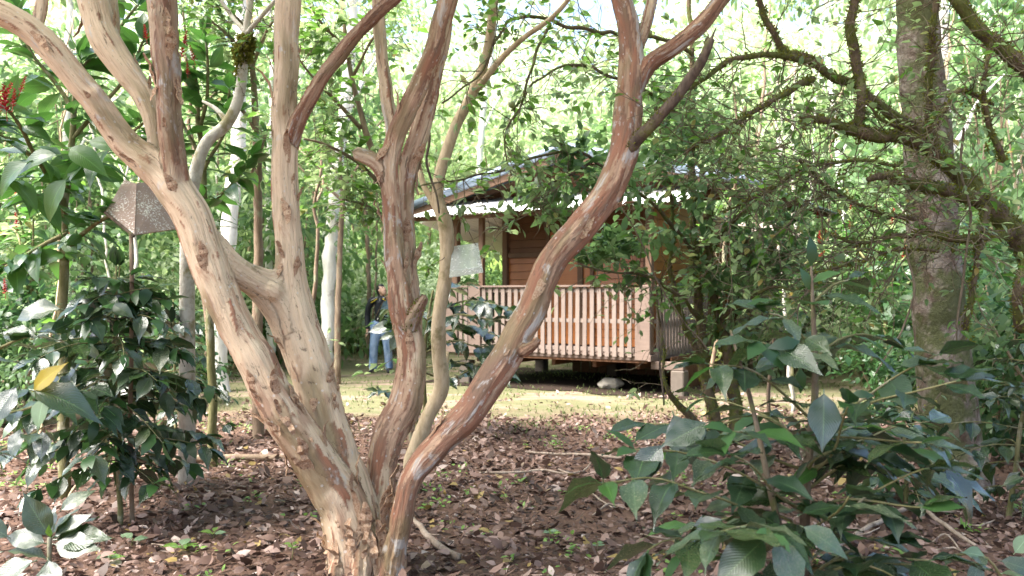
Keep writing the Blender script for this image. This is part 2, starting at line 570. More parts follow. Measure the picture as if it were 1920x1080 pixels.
# ------------------------------------------------------------------ leaf builders
def leaf_mesh(name, mat, w=0.40, rows=7, cols=5, droop=0.18, fold=0.10, wave=0.02, tip=0.16, stalk=0.08, seed=0):
    """Unit-length leaf along +Y from the stalk, real blade curvature, UV u across / v along."""
    r = random.Random(seed)
    V, UV, Fc = [], [], []
    for i in range(rows + 1):
        t = i / rows
        prof = (math.sin(math.pi * min(1, t / (1 - tip * 0.6)) ** 0.82) if t < 1 - tip * 0.6 else 0.0)
        prof = max(prof, 0.06 * (1 - t) * 2.2)
        if i == 0: prof = 0.03
        if i == rows: prof = 0.006
        for j in range(cols):
            u = j / (cols - 1) * 2 - 1
            x = u * prof * w * 0.5
            y = stalk + t * (1 - stalk)
            z = -droop * t * t + abs(u) * fold * prof * w + wave * math.sin(t * 17 + r.random() * 0.6 + (2 if u > 0 else 0)) * abs(u)
            V.append((x, y - 0.25 * droop * droop * t ** 3, z)); UV.append((0.5 + u * 0.5, t))
    for i in range(rows):
        for j in range(cols - 1):
            a = i * cols + j
            Fc.append((a, a + 1, a + cols + 1, a + cols))
    b = len(V)                                   # leaf stalk
    s = 0.011
    V += [(-s, 0, -s), (s, 0, -s), (0, 0, s), (-s, stalk + 0.02, -s), (s, stalk + 0.02, -s), (0, stalk + 0.02, s)]
    UV += [(0.5, 0)] * 6
    Fc += [(b, b + 1, b + 4, b + 3), (b + 1, b + 2, b + 5, b + 4), (b + 2, b, b + 3, b + 5)]
    m = mesh_from(name, V, Fc)
    uvl = m.uv_layers.new(name='UVMap')
    for lp in m.loops:
        uvl.data[lp.index].uv = UV[lp.vertex_index]
    m.materials.append(mat)
    return m


LEAF = {}
for key, mat, kw in (
        ('coffee', M['coffee'], dict(w=0.48, droop=0.22, wave=0.03)),
        ('coffee_b', M['coffee'], dict(w=0.44, droop=0.42, fold=0.16, wave=0.036, seed=3)),
        ('coffee_c', M['coffee'], dict(w=0.50, droop=0.08, fold=0.06, wave=0.034, seed=5)),
        ('coffee_old', M['coffee_old'], dict(w=0.44, droop=0.28, wave=0.03, seed=7)),
        ('new', M['new_leaf'], dict(w=0.42, droop=0.12, fold=0.2)),
        ('yellow', M['yellow_leaf'], dict(w=0.40, droop=0.2)),
        ('rust', M['rust_leaf'], dict(w=0.42, droop=0.3, fold=0.2)),
        ('pale', M['pale_leaf'], dict(w=0.52, droop=0.18, fold=0.1)),
        ('broad', M['broad_leaf'], dict(w=0.38, droop=0.30, fold=0.12, wave=0.015, tip=0.2)),
        ('broad_b', M['broad_leaf'], dict(w=0.34, droop=0.10, fold=0.10, wave=0.015, tip=0.22, seed=2)),
        ('broad_c', M['broad_leaf'], dict(w=0.42, droop=0.5, fold=0.14, wave=0.01, tip=0.2, seed=4)),
        ('citrus', M['citrus_leaf'], dict(w=0.52, droop=0.15, fold=0.12, wave=0.01, rows=6, tip=0.08)),
        ('citrus_b', M['citrus_leaf'], dict(w=0.48, droop=0.35, fold=0.2, wave=0.01, rows=6, tip=0.1, seed=2))):
    LEAF[key] = leaf_mesh(key + '_leaf', mat, **kw)

SOUP_T = np.array([[0, 1, 2], [1, 3, 2], [2, 3, 4], [3, 5, 4]])


def soup_geo(pos, d, up, L, W, bend=0.25):
    """Numpy leaves: 6 vertices, 4 triangles each, bent along their length."""
    pos = np.asarray(pos, float); d = np.asarray(d, float); up = np.asarray(up, float)
    d = d / (np.linalg.norm(d, axis=1, keepdims=True) + 1e-9)
    z = up - d * np.sum(up * d, axis=1, keepdims=True)
    z = z / (np.linalg.norm(z, axis=1, keepdims=True) + 1e-9)
    x = np.cross(d, z)
    L = np.asarray(L, float)[:, None]; W = np.asarray(W, float)[:, None]
    b = np.broadcast_to(np.asarray(bend, float).reshape(-1, 1), L.shape)

    def at(u, v, h):
        return pos + x * (W * u * 0.5) + d * (L * v) + z * (L * b * h)
    vs = np.stack([at(0, 0, 0), at(1, 0.33, 0.05), at(-1, 0.33, 0.05), at(0.82, 0.68, -0.25), at(-0.82, 0.68, -0.25), at(0, 1, -1.0)], axis=1)
    V = vs.reshape(-1, 3)
    T = (np.arange(len(pos))[:, None, None] * 6 + SOUP_T[None]).reshape(-1, 3)
    return V, T


def soup(name, pos, d, up, L, W, mat, parent=None, tint=None, bend=0.25, kind='stuff'):
    V, T = soup_geo(pos, d, up, L, W, bend)
    m = tri_mesh(name, V, T)
    if tint is None:
        tint = rng.random(len(pos))
    at = m.attributes.new('tint', 'FLOAT', 'POINT')
    at.data.foreach_set('value', np.repeat(np.asarray(tint, np.float32), 6))
    m.materials.append(mat)
    o = link(name, m, None, parent)
    if kind: o['kind'] = kind
    return o


def nrm(a):
    return a / (np.linalg.norm(a, axis=1, keepdims=True) + 1e-9)


def crown_cloud(c, rad, n, clumps, spread=0.22, seed=0, hollow=0.35):
    """Leaf positions gathered in clumps through an ellipsoid; gaps stay between clumps."""
    g = np.random.default_rng(seed)
    q = nrm(g.normal(size=(clumps, 3))) * (hollow + (1 - hollow) * g.random((clumps, 1)) ** 0.5)
    cc = np.array(c) + q * np.array(rad)
    tc = g.random(clumps)
    i = g.integers(0, clumps, n)
    sp = np.array(rad).mean() * spread
    pos = cc[i] + g.normal(size=(n, 3)) * sp * np.array([1, 1, 0.7])
    out = pos - np.array(c)
    d = nrm(nrm(out) * 0.7 + g.normal(size=(n, 3)) * 0.6 + np.array([0, 0, -0.25]))
    up = nrm(g.normal(size=(n, 3)) * 0.45 + np.array([0, 0, 1.0]) + nrm(out) * 0.25)
    tint = np.clip(tc[i] * 0.7 + g.random(n) * 0.4 - 0.05, 0, 1)
    return pos, d, up, tint


def tufts(lines, per_m, length, mat, parent, name='moss', up_bias=0.2, seed=1, rmul=1.0, droop=0.0):
    """Short tufts standing on limbs. lines: list of (pts, radii)."""
    g = np.random.default_rng(seed)
    Pp, D, U = [], [], []
    for pts, rad in lines:
        for a, b, r in zip(pts[:-1], pts[1:], rad[:-1]):
            seg = b - a
            k = max(1, g.poisson(max(0.01, per_m * seg.length * (r / 0.03 + 0.3))))
            t = seg.normalized()
            o1 = t.orthogonal().normalized(); o2 = t.cross(o1)
            for _ in range(k):
                an = g.random() * 6.283
                nv = o1 * math.cos(an) + o2 * math.sin(an)
                if nv.z < -0.4 and g.random() < 0.55: continue
                Pp.append(a + seg * g.random() + nv * r * 0.93 * rmul)
                D.append(nv + Vector((0, 0, up_bias - droop)) + t * g.normal() * 0.7 + Vector(g.normal(size=3)) * 0.35)
                U.append(Vector(g.normal(size=3)))
    n = len(Pp)
    if n == 0: return None
    return soup(name, np.array([tuple(p) for p in Pp]), np.array([tuple(p) for p in D]), np.array([tuple(p) for p in U]),
                length * (0.5 + g.random(n)), length * 0.42 * (0.6 + g.random(n)), mat, parent, g.random(n), 0.3)


def put_leaves(parent, leaves, limit=300, soup_mat=None, wid=0.45):
    """leaves: [(pos, dir, up, size, key)]. The ones that show largest become leaf parts, the rest one mass."""
    def score(l):
        p = l[0]
        if p[1] < 0.3: return 99
        px = 960 + p[0] / p[1] * FPX; py = HORIZON - (p[2] - CAM_H) / p[1] * FPX
        out = 0 if (-60 < px < 1980 and -60 < py < 1140) else 50
        return p[1] / l[3] * 0.05 + out
    leaves = sorted(leaves, key=score)
    for (p, d, u, s, k) in leaves[:limit]:
        o = link('leaf', LEAF[k], None, parent)
        o.matrix_basis = frame_mat(p, d, u, s)
    rest = leaves[limit:]
    if rest:
        soup('foliage', np.array([tuple(l[0]) for l in rest]), np.array([tuple(l[1]) for l in rest]), np.array([tuple(l[2]) for l in rest]),
             np.array([l[3] for l in rest]), np.array([l[3] * wid for l in rest]), soup_mat or M['soup_dark'], parent)


def leafy_branch(pts, leaves, size, key, gap=0.07, start=0.25, pair=True, droop=0.25, keys=None, side_up=0.0, jitter=0.25, tipkey=None):
    """Leaves in opposite pairs along a branch polyline."""
    L = [0.0]
    for a, b in zip(pts[:-1], pts[1:]): L.append(L[-1] + (b - a).length)
    tot = L[-1]
    s = tot * start
    while s < tot:
        i = max(k for k in range(len(L)) if L[k] <= s)
        i = min(i, len(pts) - 2)
        f = (s - L[i]) / max(1e-6, L[i + 1] - L[i])
        p = pts[i].lerp(pts[i + 1], f)
        t = (pts[i + 1] - pts[i]).normalized()
        side = t.cross(Vector((0, 0, 1)))
        side = side.normalized() if side.length > 0.05 else Vector((rnd.uniform(-1, 1), rnd.uniform(-1, 1), 0)).normalized()
        if abs(t.z) > 0.75:
            a = rnd.random() * 6.283
            side = Vector((math.cos(a), math.sin(a), 0))
        for sg in ((-1, 1) if pair else (rnd.choice((-1, 1)),)):
            if rnd.random() < 0.12: continue
            d = side * sg * 0.9 + t * rnd.uniform(0.15, 0.7) + Vector((0, 0, side_up - droop * rnd.random() * 1.6)) + vrand(jitter * 0.4)
            u = Vector((0, 0, 1)) + vrand(jitter)
            kk = rnd.choice(keys) if keys else key
            leaves.append((p, d, u, size * rnd.uniform(0.65, 1.15), kk))
        s += gap * rnd.uniform(0.75, 1.3)
    t = (pts[-1] - pts[-2]).normalized()
    for _ in range(2):
        leaves.append((pts[-1], t + vrand(0.35), Vector((0, 0, 1)) + vrand(0.3), size * rnd.uniform(0.5, 0.9), tipkey or key))


# ------------------------------------------------------------------ ground
def axis(fine_lo, fine_hi, step, lo, hi):
    a = list(np.arange(fine_lo, fine_hi, step))
    s = step; x = fine_hi
    while x < hi: a.append(x); s *= 1.18; x += s
    s = step; x = fine_lo - step
    while x > lo: a.insert(0, x); s *= 1.18; x -= s
    return a


gx = axis(-7, 8, 0.16, -130, 130); gy = axis(2.2, 17, 0.16, -30, 150)
V = [(x, y, gh(x, y)) for y in gy for x in gx]
nx_ = len(gx)
Fq = [(j * nx_ + i, j * nx_ + i + 1, (j + 1) * nx_ + i + 1, (j + 1) * nx_ + i) for j in range(len(gy) - 1) for i in range(nx_ - 1)]
ground = link('ground', mesh_from('ground', V, Fq), M['ground'])
tag(ground, kind='structure')

# leaf litter: a loose layer of dead leaves, thinning out towards the lawn
g = np.random.default_rng(5)
N = 62000
yy = 3.4 + 9.2 * g.random(N) ** 0.85
xx = (g.random(N) * 2 - 1) * (yy * 0.66 + 0.5)
edge = np.array([10.5 + 1.5 * mnoise.noise(Vector((x * 0.5, 2.0, 0))) + 0.9 * mnoise.noise(Vector((x * 1.7, y * 1.1, 5))) for x, y in zip(xx, yy)])
keep = (yy < edge) | (g.random(N) < 0.10)
patchy = np.array([mnoise.noise(Vector((x * 1.1, y * 1.1, 17.0))) for x, y in zip(xx, yy)])
keep &= g.random(N) < (0.9 + 0.5 * patchy)
xx, yy, patchy = xx[keep], yy[keep], patchy[keep]
n = len(xx)
zz = np.array([gh(x, y) for x, y in zip(xx, yy)]) + 0.004 + 0.04 * g.random(n) ** 2
an = g.random(n) * 6.283
tilt = g.normal(size=n) * 0.4
d = np.stack([np.cos(an), np.sin(an), tilt], 1)
up = np.stack([g.normal(size=n) * 0.55, g.normal(size=n) * 0.55, np.ones(n)], 1)
Lf = 0.028 + 0.085 * g.random(n) ** 2.4
tl = np.clip(0.43 + 0.26 * g.normal(size=n) + 0.35 * patchy, 0.0, 1.0)
lit = soup('leaf_litter', np.stack([xx, yy, zz], 1), d, up, Lf, Lf * (0.36 + 0.25 * g.random(n)), M['litter'], None, tl, (1.0 * g.random(n) - 0.4))
tag(lit, 'layer of brown dead leaves covering the ground round the peeling tree', 'leaf litter', kind='stuff')

# lawn grass and moss in front of the cabin
N = 26000
yy = 8.2 + 14 * g.random(N) ** 1.2; xx = (g.random(N) * 2 - 1) * (yy * 0.66)
dens = np.array([mnoise.noise(Vector((x * 0.8, y * 0.9, 30))) for x, y in zip(xx, yy)])
keep = g.random(N) < (0.42 + 0.9 * dens)
keep &= (yy > 9.3) | (g.random(N) < 0.12)
xx, yy = xx[keep], yy[keep]; n = len(xx)
zz = np.array([gh(x, y) for x, y in zip(xx, yy)])
d = np.stack([g.normal(size=n) * 0.6, g.normal(size=n) * 0.6, np.ones(n)], 1)
gr = soup('lawn_grass', np.stack([xx, yy, zz - 0.004], 1), d, g.normal(size=(n, 3)), 0.03 + 0.05 * g.random(n), 0.012 + 0.012 * g.random(n), M['grass'], None, None, 0.4)
tag(gr, 'short yellow green grass and moss in front of the cabin', 'grass', kind='stuff')

# low weeds sprouting through the litter
Pw = []
for k in range(260):
    y = rnd.uniform(3.9, 9.5); x = rnd.uniform(-0.62, 0.62) * y
    if mnoise.noise(Vector((x * 0.7, y * 0.7, 44))) < -0.02 and rnd.random() < 0.8: continue
    for j in range(rnd.randint(5, 16)):
        Pw.append((x + rnd.gauss(0, 0.05), y + rnd.gauss(0, 0.05), gh(x, y) + rnd.uniform(0.01, 0.06)))
Pw = np.array(Pw); n = len(Pw)
d = np.stack([g.normal(size=n), g.normal(size=n), 0.25 + 0.5 * g.random(n)], 1)
up = np.stack([g.normal(size=n) * 0.3, g.normal(size=n) * 0.3, np.ones(n)], 1)
wd = soup('ground_weeds', Pw, d, up, 0.025 + 0.03 * g.random(n), 0.014 + 0.014 * g.random(n), M['weed'])
tag(wd, 'tiny green weeds sprouting through the dead leaves', 'weeds', kind='stuff')

# ------------------------------------------------------------------ far hillside wood (one mass)
g = np.random.default_rng(21)
PP, DD, UU, TT, LL = [], [], [], [], []
for k in range(360):
    y = 30 + 62 * (k / 360) ** 1.15 + g.normal() * 1.5
    x = (g.random() * 2 - 1) * (y * 0.75)
    base = gh(x, y)
    h = 3.0 + 9.0 * g.random() ** 1.6
    r = 1.3 + 2.2 * g.random()
    n = int(240 + 80 * r)
    p, dd, uu, tt = crown_cloud((x, y, base + h * 0.62), (r, r, h * 0.5), n, 16, 0.24, int(g.integers(1e9)), 0.55)
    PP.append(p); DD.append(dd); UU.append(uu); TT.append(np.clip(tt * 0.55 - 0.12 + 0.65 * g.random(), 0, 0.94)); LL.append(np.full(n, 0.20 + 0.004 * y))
PP, DD, UU, TT, LL = map(np.concatenate, (PP, DD, UU, TT, LL))
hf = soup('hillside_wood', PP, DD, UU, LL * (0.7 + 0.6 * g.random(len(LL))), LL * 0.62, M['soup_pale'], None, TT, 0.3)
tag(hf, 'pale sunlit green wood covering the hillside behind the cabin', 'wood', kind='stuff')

# ------------------------------------------------------------------ peeling tree in the foreground
def peel_tree():
    base = P(690, 1075, 4.6); base.z = gh(base.x, base.y)
    t = empty('peeling_tree', base, 'big smooth peeling-bark tree with five spreading cream stems in the foreground', 'tree')
    S = {}
    # x, y, depth, width px
    S['A'] = [(680, 1130, 4.62, 128), (668, 1040, 4.6, 106), (642, 950, 4.58, 92), (594, 868, 4.52, 82), (541, 790, 4.47, 77), (490, 700, 4.44, 71), (440, 600, 4.43, 65), (404, 515, 4.43, 54), (376, 440, 4.44, 38)]
    S['A1'] = [(478, 675, 4.45, 48), (436, 595, 4.43, 61), (411, 550, 4.42, 66), (388, 490, 4.42, 68), (364, 420, 4.42, 69), (332, 362, 4.42, 72), (292, 318, 4.42, 64), (243, 276, 4.41, 57), (208, 232, 4.38, 52), (172, 181, 4.34, 50), (122, 121, 4.3, 49), (75, 72, 4.28, 48), (20, 32, 4.25, 46), (-60, 0, 4.2, 44), (-180, -50, 4.1, 42), (-420, -180, 4.0, 34)]
    S['A2'] = [(352, 420, 4.45, 34), (338, 360, 4.41, 46), (327, 300, 4.38, 48), (321, 250, 4.36, 47), (316, 165, 4.36, 47), (310, 85, 4.36, 50), (304, 10, 4.36, 51), (300, -60, 4.36, 48), (300, -200, 4.4, 44), (330, -480, 4.4, 30)]
    S['A3'] = [(308, 325, 4.46, 36), (296, 270, 4.5, 36), (287, 222, 4.52, 40), (268, 180, 4.54, 44), (238, 138, 4.55, 48), (205, 88, 4.56, 52), (184, 40, 4.57, 54), (168, -20, 4.58, 54), (130, -160, 4.6, 46), (100, -420, 4.6, 32)]
    S['A4'] = [(208, 85, 4.66, 26), (210, 30, 4.7, 27), (205, -40, 4.75, 27), (220, -240, 4.8, 24)]
    S['A5'] = [(70, 70, 4.45, 22), (78, 10, 4.5, 24), (80, -60, 4.5, 22)]
    S['B'] = [(688, 1040, 4.66, 80), (662, 940, 4.68, 84), (634, 860, 4.70, 81), (608, 780, 4.71, 80), (591, 720, 4.72, 81), (573, 655, 4.72, 80), (557, 590, 4.72, 73), (546, 525, 4.72, 58), (541, 450, 4.72, 51), (535, 350, 4.72, 50), (533, 230, 4.72, 48), (537, 100, 4.72, 47), (540, -10, 4.72, 46), (548, -220, 4.75, 40), (560, -480, 4.8, 30)]
    S['L'] = [(388, 446, 4.45, 46), (422, 488, 4.50, 52), (460, 518, 4.57, 52), (503, 545, 4.65, 53), (534, 573, 4.69, 58), (557, 615, 4.71, 64), (576, 672, 4.72, 68), (592, 730, 4.72, 62), (606, 790, 4.71, 40)]
    S['L2'] = [(462, 528, 4.58, 34), (506, 572, 4.66, 40), (540, 626, 4.71, 48), (568, 690, 4.72, 52), (592, 750, 4.71, 44)]
    S['L3'] = [(470, 512, 4.58, 34), (512, 526, 4.66, 40), (536, 510, 4.71, 42), (542, 465, 4.72, 38)]
    S['B1'] = [(545, 275, 4.72, 30), (566, 215, 4.66, 29), (602, 148, 4.6, 27), (650, 80, 4.55, 27), (700, 30, 4.5, 26), (760, -25, 4.45, 25), (860, -160, 4.4, 20)]
    S['C'] = [(702, 1050, 4.74, 74), (708, 960, 4.80, 58), (714, 890, 4.84, 54), (724, 832, 4.88, 57), (742, 792, 4.92, 60), (759, 760, 4.95, 62), (770, 712, 4.96, 57), (771, 659, 4.97, 52), (760, 612, 4.98, 49), (750, 560, 4.98, 46), (742, 490, 4.98, 37), (736, 410, 4.98, 34), (730, 325, 4.98, 34), (736, 268, 4.98, 35), (762, 208, 4.96, 36), (797, 135, 4.94, 36), (822, 65, 4.92, 34), (842, -15, 4.9, 33), (880, -200, 4.9, 30), (950, -460, 4.9, 22)]
    S['C2'] = [(775, 690, 5.05, 40), (775, 600, 5.1, 36), (768, 518, 5.12, 33), (762, 434, 5.12, 32), (761, 360, 5.12, 31), (772, 300, 5.12, 36), (794, 225, 5.12, 35), (815, 150, 5.12, 27), (832, 70, 5.12, 24), (850, -60, 5.12, 22)]
    S['C3'] = [(742, 300, 5.1, 26), (733, 235, 5.2, 25), (722, 160, 5.25, 24), (714, 80, 5.3, 24), (710, -20, 5.3, 24), (705, -200, 5.3, 20)]
    S['C4'] = [(735, 375, 5.0, 28), (720, 328, 4.98, 30), (698, 300, 4.95, 29), (668, 287, 4.92, 25)]
    S['C5'] = [(762, 630, 4.96, 30), (776, 594, 4.93, 28), (796, 558, 4.9, 18)]
    S['D'] = [(728, 1130, 4.5, 52), (741, 1040, 4.48, 41), (757, 960, 4.45, 40), (772, 898, 4.44, 43), (812, 846, 4.46, 48), (868, 788, 4.5, 52), (918, 718, 4.55, 54), (966, 640, 4.6, 53), (1004, 565, 4.65, 52), (1036, 490, 4.68, 53), (1085, 430, 4.72, 56), (1138, 362, 4.75, 55), (1168, 290, 4.78, 54), (1177, 215, 4.8, 52), (1183, 140, 4.8, 48), (1178, 60, 4.8, 41), (1162, -10, 4.8, 39), (1130, -180, 4.8, 34), (1090, -440, 4.8, 24)]
    S['D1'] = [(1190, 172, 4.8, 31), (1216, 124, 4.78, 31), (1262, 90, 4.75, 31), (1308, 48, 4.72, 31), (1350, 0, 4.7, 29), (1420, -90, 4.68, 27), (1560, -300, 4.6, 20)]
    S['D2'] = [(1186, 130, 4.82, 22), (1204, 70, 4.85, 22), (1222, 10, 4.88, 22), (1250, -80, 4.9, 20)]
    S['D3'] = [(980, 660, 4.54, 22), (998, 648, 4.5, 18), (1007, 637, 4.47, 13)]
    redness = dict(A=0.50, A1=0.34, A2=0.62, A3=0.25, A4=0.3, A5=0.3, B=0.28, L=0.20, L2=0.20, L3=0.20, B1=0.72, C=0.68, C2=0.52, C3=0.40, C4=0.50, C5=0.6, D=0.92, D1=0.86, D2=0.55, D3=0.75)
    darkn = dict(A2=0.36, B1=0.30, C5=0.35, D=0.10, D1=0.12, C=0.05, A=0.03)
    mb = MB()
    skel = []                     # point, tangent, radius, along, stem index
    lines = {}
    names = list(S)
    for si, nme in enumerate(names):
        pts, rad = pxline(S[nme], 0.03)
        pts = wobble(pts, 0.010, 5.0, si * 3.3)
        rad = [r * (1 + 0.05 * mnoise.noise(p * 9 + Vector((si, 0, 0)))) for p, r in zip(pts, rad)]
        lines[nme] = (pts, rad)
        mb.tube(pts, rad, 14)
        al = 0.0; off = si * 3.7
        if nme in ('A1', 'A2', 'A3', 'L', 'L2', 'L3'):
            q0 = min(skel, key=lambda s_: (s_[0] - pts[0].x) ** 2 + (s_[1] - pts[0].y) ** 2 + (s_[2] - pts[0].z) ** 2); off = q0[7]
        sc = -1.0 if nme in ('L', 'L2') else 1.0
        if nme == 'B':                 # bark runs on unbroken from the link limb down into this stem
            lp, _ = pxline(S['L'], 0.03)
            q0 = min(skel, key=lambda s_: (s_[0] - lp[0].x) ** 2 + (s_[1] - lp[0].y) ** 2 + (s_[2] - lp[0].z) ** 2)
            tot = sum((b_ - a_).length for a_, b_ in zip(lp[:-1], lp[1:]))
            kk = min(range(len(pts)), key=lambda i_: (pts[i_] - lp[-1]).length)
            off = q0[7] - tot - sum((b_ - a_).length for a_, b_ in zip(pts[:kk], pts[1:kk + 1]))
        for i, p in enumerate(pts):
            tng = (pts[min(i + 1, len(pts) - 1)] - pts[max(i - 1, 0)]).normalized()
            if i: al += (p - pts[i - 1]).length
            skel.append((*p, *tng, rad[i], al * sc + off, si))
    # root flare and knobs
    for a in range(7):
        an = a * 0.9 + 0.3
        p0 = base + Vector((math.cos(an) * 0.06 - 0.02, math.sin(an) * 0.06, 0.20)); p1 = base + Vector((math.cos(an) * 0.21 - 0.02, math.sin(an) * 0.20, -0.05))
        pts, rad = spline([(p0, 0.07), (p0.lerp(p1, 0.5), 0.06), (p1, 0.035)], 0.04)
        mb.tube(pts, rad, 10)
        skel += [(*p, 0.0, 0.0, 1.0, r, 50 + p.z, 0) for p, r in zip(pts, rad)]
    for (x, y, dd, r) in ((176, 178, 4.32, 0.062), (915, 722, 4.52, 0.062), (512, 545, 4.62, 0.075), (296, 30, 4.33, 0.05), (606, 905, 4.54, 0.095)):
        V_, F_ = [], []
        c = P(x, y, dd)
        for i in range(5):
            th = math.pi * (i + 0.5) / 5
            for k in range(8):
                V_.append(c + Vector((math.sin(th) * math.cos(k * math.pi / 4), math.sin(th) * math.sin(k * math.pi / 4), math.cos(th))) * r * 0.9)
        for i in range(4):
            for k in range(8):
                F_.append((i * 8 + k, (i + 1) * 8 + k, (i + 1) * 8 + (k + 1) % 8, i * 8 + (k + 1) % 8))
        F_.append(tuple(range(8))); F_.append(tuple(range(39, 31, -1)))
        mb.add(V_, F_)
    raw = mesh_from('raw', mb.v, mb.f)
    tmp = bpy.data.objects.new('tmp', raw); COL.objects.link(tmp)
    rm = tmp.modifiers.new('r', 'REMESH'); rm.mode = 'VOXEL'; rm.voxel_size = 0.0088
    sm = tmp.modifiers.new('s', 'SMOOTH'); sm.factor = 0.5; sm.iterations = 11
    dg = bpy.context.evaluated_depsgraph_get()
    m = bpy.data.meshes.new_from_object(tmp.evaluated_get(dg))
    bpy.data.objects.remove(tmp)
    m.name = 'trunk'
    nv = len(m.vertices)
    co = np.empty(nv * 3, np.float32); m.vertices.foreach_get('co', co); co = co.reshape(-1, 3)
    no = np.empty(nv * 3, np.float32); m.vertices.foreach_get('normal', no); no = no.reshape(-1, 3)
    SK = np.array(skel, np.float32)
    idx = np.empty(nv, np.int64)
    for s in range(0, nv, 4000):
        dd = ((co[s:s + 4000, None, :] - SK[None, :, :3]) ** 2).sum(2)
        idx[s:s + 4000] = np.argmin(np.sqrt(dd) - SK[None, :, 6], axis=1)
    near = SK[idx]
    rel = co - near[:, :3]
    T = near[:, 3:6]
    al = near[:, 7] + (rel * T).sum(1)
    ref = np.tile(np.array([[0.3, -1, 0.1]], np.float32), (nv, 1))
    e1 = nrm(ref - T * (ref * T).sum(1, keepdims=True)); e2 = np.cross(T, e1)
    ca, sa = (rel * e1).sum(1), (rel * e2).sum(1)
    ln = np.sqrt(ca * ca + sa * sa) + 1e-6
    rr = 0.075
    uvw = np.stack([ca / ln * rr, sa / ln * rr, al], 1).astype(np.float32)
    # long muscle-like ridges
    disp = np.array([0.010 * mnoise.noise(Vector((u[0] * 16, u[1] * 16, u[2] * 1.6))) + 0.005 * mnoise.noise(Vector((u[0] * 40, u[1] * 40, u[2] * 4))) for u in uvw], np.float32)
    low = np.clip((0.55 - co[:, 2]) / 0.55, 0, 1)
    disp += low * np.array([0.016 * mnoise.noise(Vector((u[0] * 60, u[1] * 60, u[2] * 7))) for u in uvw], np.float32)
    rd = np.array([redness[n] for n in names], np.float32)[near[:, 8].astype(int)]
    pn_ = np.array([mnoise.noise(Vector((u[0] * 26, u[1] * 26, u[2] * 3.2))) + 0.45 * mnoise.noise(Vector((u[0] * 70 + 9, u[1] * 70, u[2] * 11))) + 0.2 * mnoise.noise(Vector((u[0] * 180, u[1] * 180 + 4, u[2] * 35))) for u in uvw], np.float32)
    pl = np.clip((pn_ - 0.20 + (rd - 0.5) * 1.05) / 0.10, 0, 1)
    disp += 0.0042 * pl
    co2 = co + no * disp[:, None]
    m.vertices.foreach_set('co', co2.ravel())
    at = m.attributes.new('bark_uv', 'FLOAT_VECTOR', 'POINT'); at.data.foreach_set('vector', uvw.ravel())
    ap = m.attributes.new('plate', 'FLOAT', 'POINT'); ap.data.foreach_set('value', pl.astype(np.float32))
    dk = np.array([darkn.get(n, 0.0) for n in names], np.float32)[near[:, 8].astype(int)]
    def smooth_attr(a):
        ed = np.empty(len(m.edges) * 2, np.int32); m.edges.foreach_get('vertices', ed); ed = ed.reshape(-1, 2)
        for _ in range(14):
            s = a.copy(); c = np.ones(nv, np.float32)
            np.add.at(s, ed[:, 0], a[ed[:, 1]]); np.add.at(s, ed[:, 1], a[ed[:, 0]])
            np.add.at(c, ed[:, 0], 1); np.add.at(c, ed[:, 1], 1)
            a = s / c
        return a
    a1 = m.attributes.new('redness', 'FLOAT', 'POINT'); a1.data.foreach_set('value', smooth_attr(rd))
    a2 = m.attributes.new('darkness', 'FLOAT', 'POINT'); a2.data.foreach_set('value', smooth_attr(dk))
    m.polygons.foreach_set('use_smooth', np.full(len(m.polygons), True))
    m.materials.clear(); m.materials.append(M['bark'])
    m.update()
    link('trunk', m, None, t)
    # broken dead side limb, dark and mossy
    pts, rad = pxline([(1170, 290, 4.76, 30), (1200, 254, 4.68, 24), (1250, 205, 4.58, 21), (1300, 135, 4.5, 20), (1326, 92, 4.45, 17), (1336, 74, 4.44, 14)], 0.03)
    pts = wobble(pts, 0.012, 7, 2.0)
    b = MB(); b.tube(pts, rad, 9)
    for q in range(4):                       # splintered end
        e = pts[-1] + vrand(0.008); b.tube([e - (pts[-1] - pts[-4]).normalized() * 0.03, e + (pts[-1] - pts[-4]).normalized() * rnd.uniform(0.02, 0.07)], [0.011, 0.002], 5)
    dl = b.build('dead_limb', M['deadwood'], t, True); dl['label'] = 'dark broken dead limb with moss on top'
    tufts([(pts[:14], rad[:14])], 500, 0.014, M['moss'], t, 'moss', 0.5, 5)
    tufts([(lines['C'][0][30:44], [r for r in lines['C'][1][30:44]])], 70, 0.012, M['moss'], t, 'moss', 0.2, 6)
    tufts([lines['C5']], 420, 0.016, M['moss'], t, 'moss', 0.4, 8)
    # peeling bark strips: thin curled flakes standing off the stems
    protos = []
    for k in range(5):
        r = random.Random(k)
        V_, F_ = [], []
        nseg = 6
        for i in range(nseg + 1):
            s = i / nseg
            w = (0.10 + 0.9 * math.sin(math.pi * (0.12 + 0.80 * s))) * (0.22 + 0.05 * k * 0.5) * 0.5 * (1 + 0.25 * r.uniform(-1, 1))
            lift = (0.18 + 0.42 * r.random()) * s ** 2.0
            for j in (-1, 0, 1):
                V_.append((j * w + 0.03 * math.sin(s * 5 + k), s, lift + (0.10 + 0.05 * k) * w * (j * j) * 2 * (1 if k % 2 else -0.4)))
        for i in range(nseg):
            for j in range(2):
                a = i * 3 + j
                F_.append((a, a + 1, a + 4, a + 3))
        nb = len(V_)
        V_ += [(v[0], v[1], v[2] - 0.018) for v in V_]
        F_ += [tuple(reversed([i + nb for i in f])) for f in F_[:nseg * 2]]
        rim = [i * 3 for i in range(nseg + 1)] + [nseg * 3 + 1] + [i * 3 + 2 for i in range(nseg, -1, -1)] + [1]
        F_ += [(rim[(i + 1) % len(rim)], rim[i], rim[i] + nb, rim[(i + 1) % len(rim)] + nb) for i in range(len(rim))]
        pm = mesh_from('bark_strip', V_, F_, False); pm.materials.append(M['strip']); protos.append(pm)
